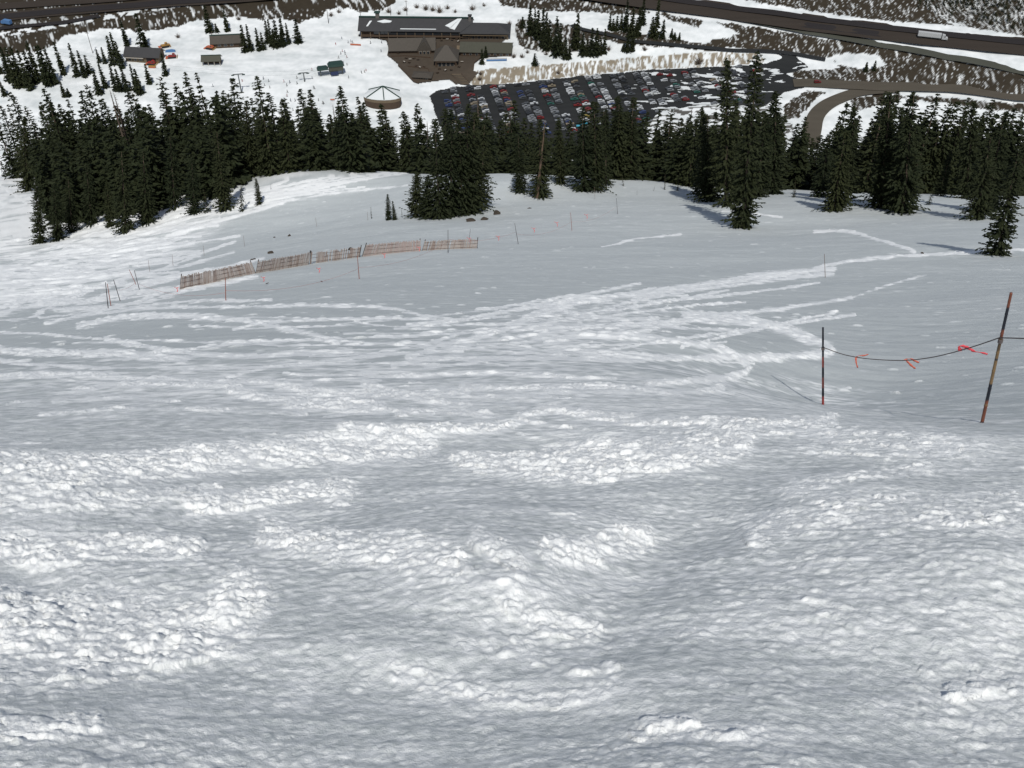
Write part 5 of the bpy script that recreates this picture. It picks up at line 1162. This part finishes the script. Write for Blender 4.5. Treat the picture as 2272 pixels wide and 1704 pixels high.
# ------------------------------------------------------------------ skiers, built as one skinned body each
def body(name,J,E,Rd,m):
    me=bpy.data.meshes.new(name); me.from_pydata(J,E,[]); o=bpy.data.objects.new(name,me); COL.objects.link(o)
    mod=o.modifiers.new('s','SKIN'); sd=me.skin_vertices[0].data
    for i,r in enumerate(Rd): sd[i].radius=r
    sd[0].use_root=True; ss=o.modifiers.new('u','SUBSURF'); ss.levels=1; ss.render_levels=1
    dg=bpy.context.evaluated_depsgraph_get(); out=bpy.data.meshes.new_from_object(o.evaluated_get(dg)); out.name=name; out.materials.clear(); out.materials.append(m)
    bpy.data.objects.remove(o); return out
def pose(k):
    b=(.12,.0,.22)[k]; J=[(0,0,.95),(0,b*.4,1.2),(0,b,1.45),(0,b*1.25,1.55),(0,b*1.5,1.70)]
    r=[(.15,.12),(.14,.11),(.17,.12),(.06,.06),(.10,.11)]; E=[(0,1),(1,2),(2,3),(3,4)]
    for s in (-1,1):
        n=len(J); J+=[(s*.1,0,.9),(s*.14,b*.9,.5),(s*.15,-.04,.1),(s*.15,.12,.06)]; r+=[(.10,.10),(.075,.075),(.06,.07),(.05,.05)]; E+=[(0,n),(n,n+1),(n+1,n+2),(n+2,n+3)]
        n=len(J); hz=(1.05,1.0,1.12)[k]; J+=[(s*.19,b,1.40),(s*.30,b+.02,1.15),(s*.30,b+.28,hz),(s*.30,b+.36,hz)]; r+=[(.065,.065),(.05,.05),(.042,.042),(.045,.045)]; E+=[(2,n),(n,n+1),(n+1,n+2),(n+2,n+3)]
    return J,E,r
M_SKIN=mat('skin',(.50,.30,.22),.6,.05); CL=[('dark blue',(.02,.03,.08)),('black',(.015,.015,.017)),('red',(.30,.02,.02)),('grey',(.12,.12,.13)),('brown',(.08,.05,.03))]
MC=[mat(n+' ski clothing',c,.8,.1) for n,c in CL]; BD=[[body('body',*pose(k),MC[j]) for k in range(3)] for j in range(5)]
sk_=MB()
for s in (-1,1): sk_.prism([(-.75,.0),(.75,0),(.92,.12),(.9,.14),(.74,.03),(-.75,.03)],s*.15-.05,s*.15+.05,0,'x')
SKI=sk_.mesh('skis',[M_BLK]); po=MB()
for s in (-1,1): po.tube([(s*.32,.34,1.1),(s*.42,.1,.02)],.012,5)
POL=po.mesh('ski_poles',[M_BLK]); hm=bmesh.new(); bmesh.ops.create_uvsphere(hm,u_segments=10,v_segments=6,radius=.135); HEL=bpy.data.meshes.new('helmet'); hm.to_mesh(HEL); hm.free(); HEL.materials.append(M_BLK)
PPL=[(850,800),(905,825),(865,865),(915,895),(1060,830),(1120,840),(1090,870),(1195,850),(1195,790),(1345,710),(1350,795),(1362,890),(1372,900),(1095,935),(1090,975),(1130,1025),(1175,1025),(1415,1025),(1455,1050),(1590,450),(1650,390),(1720,430),(1745,420),(1760,430),(1660,520),(1683,530),(1688,548),(1640,545),(1620,585),(1705,580),(1670,640),(1722,790),(1855,740),(1885,732),(1900,720),(2055,520),(2060,430),(1945,435),(545,815),(635,825),(335,875),(1155,1120),(1465,1055),(1706,660)]
for i,(a,b) in enumerate(PPL):
    px,py=400+a/4.608,(b+10)/4.608; x,y,z=at(px,py); j=(i*3)%5; k=i%3; b0=1 if b<700 else 0
    zone='around the drive station' if (a>1300 and 600<b<830) else 'on the upper snow field near the lodge' if b<600 else 'on the lower snow field between the lift towers'
    o=link('person',BD[j][k],None,(x,y,z+.05),(0,0,random.uniform(0,6.28))); tag(o,f'tiny skier in {CL[j][0]} clothing {zone}','person',f'{CL[j][0]} clad skiers {zone}')
    link('skis',SKI,o); link('ski_poles',POL,o); h=link('helmet',HEL,o); kk=(.12,.0,.22)[k]; h.location=(0,kk*1.5,1.72)
print('props',round(time.time()-T0,1))
# ------------------------------------------------------------------ light, sky, camera
SUN_EL=R(57); LX,LY=-.07,.9975        # sun high behind the camera's right shoulder; light travels left and away
w=bpy.data.worlds.new('World'); scene.world=w; w.use_nodes=True; nt=w.node_tree
bg=nt.nodes['Background']; sky=nt.nodes.new('ShaderNodeTexSky'); sky.sky_type='NISHITA'; sky.sun_disc=False
sky.sun_elevation=SUN_EL; sky.sun_rotation=math.atan2(-LX,-LY); sky.altitude=3400; sky.air_density=1.0; sky.dust_density=.4
hs=nt.nodes.new('ShaderNodeHueSaturation'); hs.inputs['Saturation'].default_value=.62; nt.links.new(sky.outputs[0],hs.inputs['Color']); nt.links.new(hs.outputs[0],bg.inputs['Color']); bg.inputs['Strength'].default_value=.10
sl=bpy.data.lights.new('sun','SUN'); sl.energy=3.2; sl.angle=R(.55); sl.color=(1,.965,.91)
so=bpy.data.objects.new('sun',sl); COL.objects.link(so)
d=Vector((LX*math.cos(SUN_EL),LY*math.cos(SUN_EL),-math.sin(SUN_EL))); so.rotation_euler=d.to_track_quat('-Z','Y').to_euler(); so.location=(0,0,400)
cam=bpy.data.cameras.new('camera'); cam.sensor_width=36; cam.lens=36*FPX/2272; cam.clip_end=6000; cam.clip_start=.1
co=bpy.data.objects.new('camera',cam); COL.objects.link(co); co.location=(0,0,CAMZ); co.rotation_euler=(math.pi/2-PITCH,0,0); scene.camera=co
vs=scene.view_settings; vs.view_transform='Standard'; vs.look='None'; vs.exposure=.10; vs.gamma=1
scene.cycles.max_bounces=5; scene.cycles.diffuse_bounces=3
print('script done',round(time.time()-T0,1))
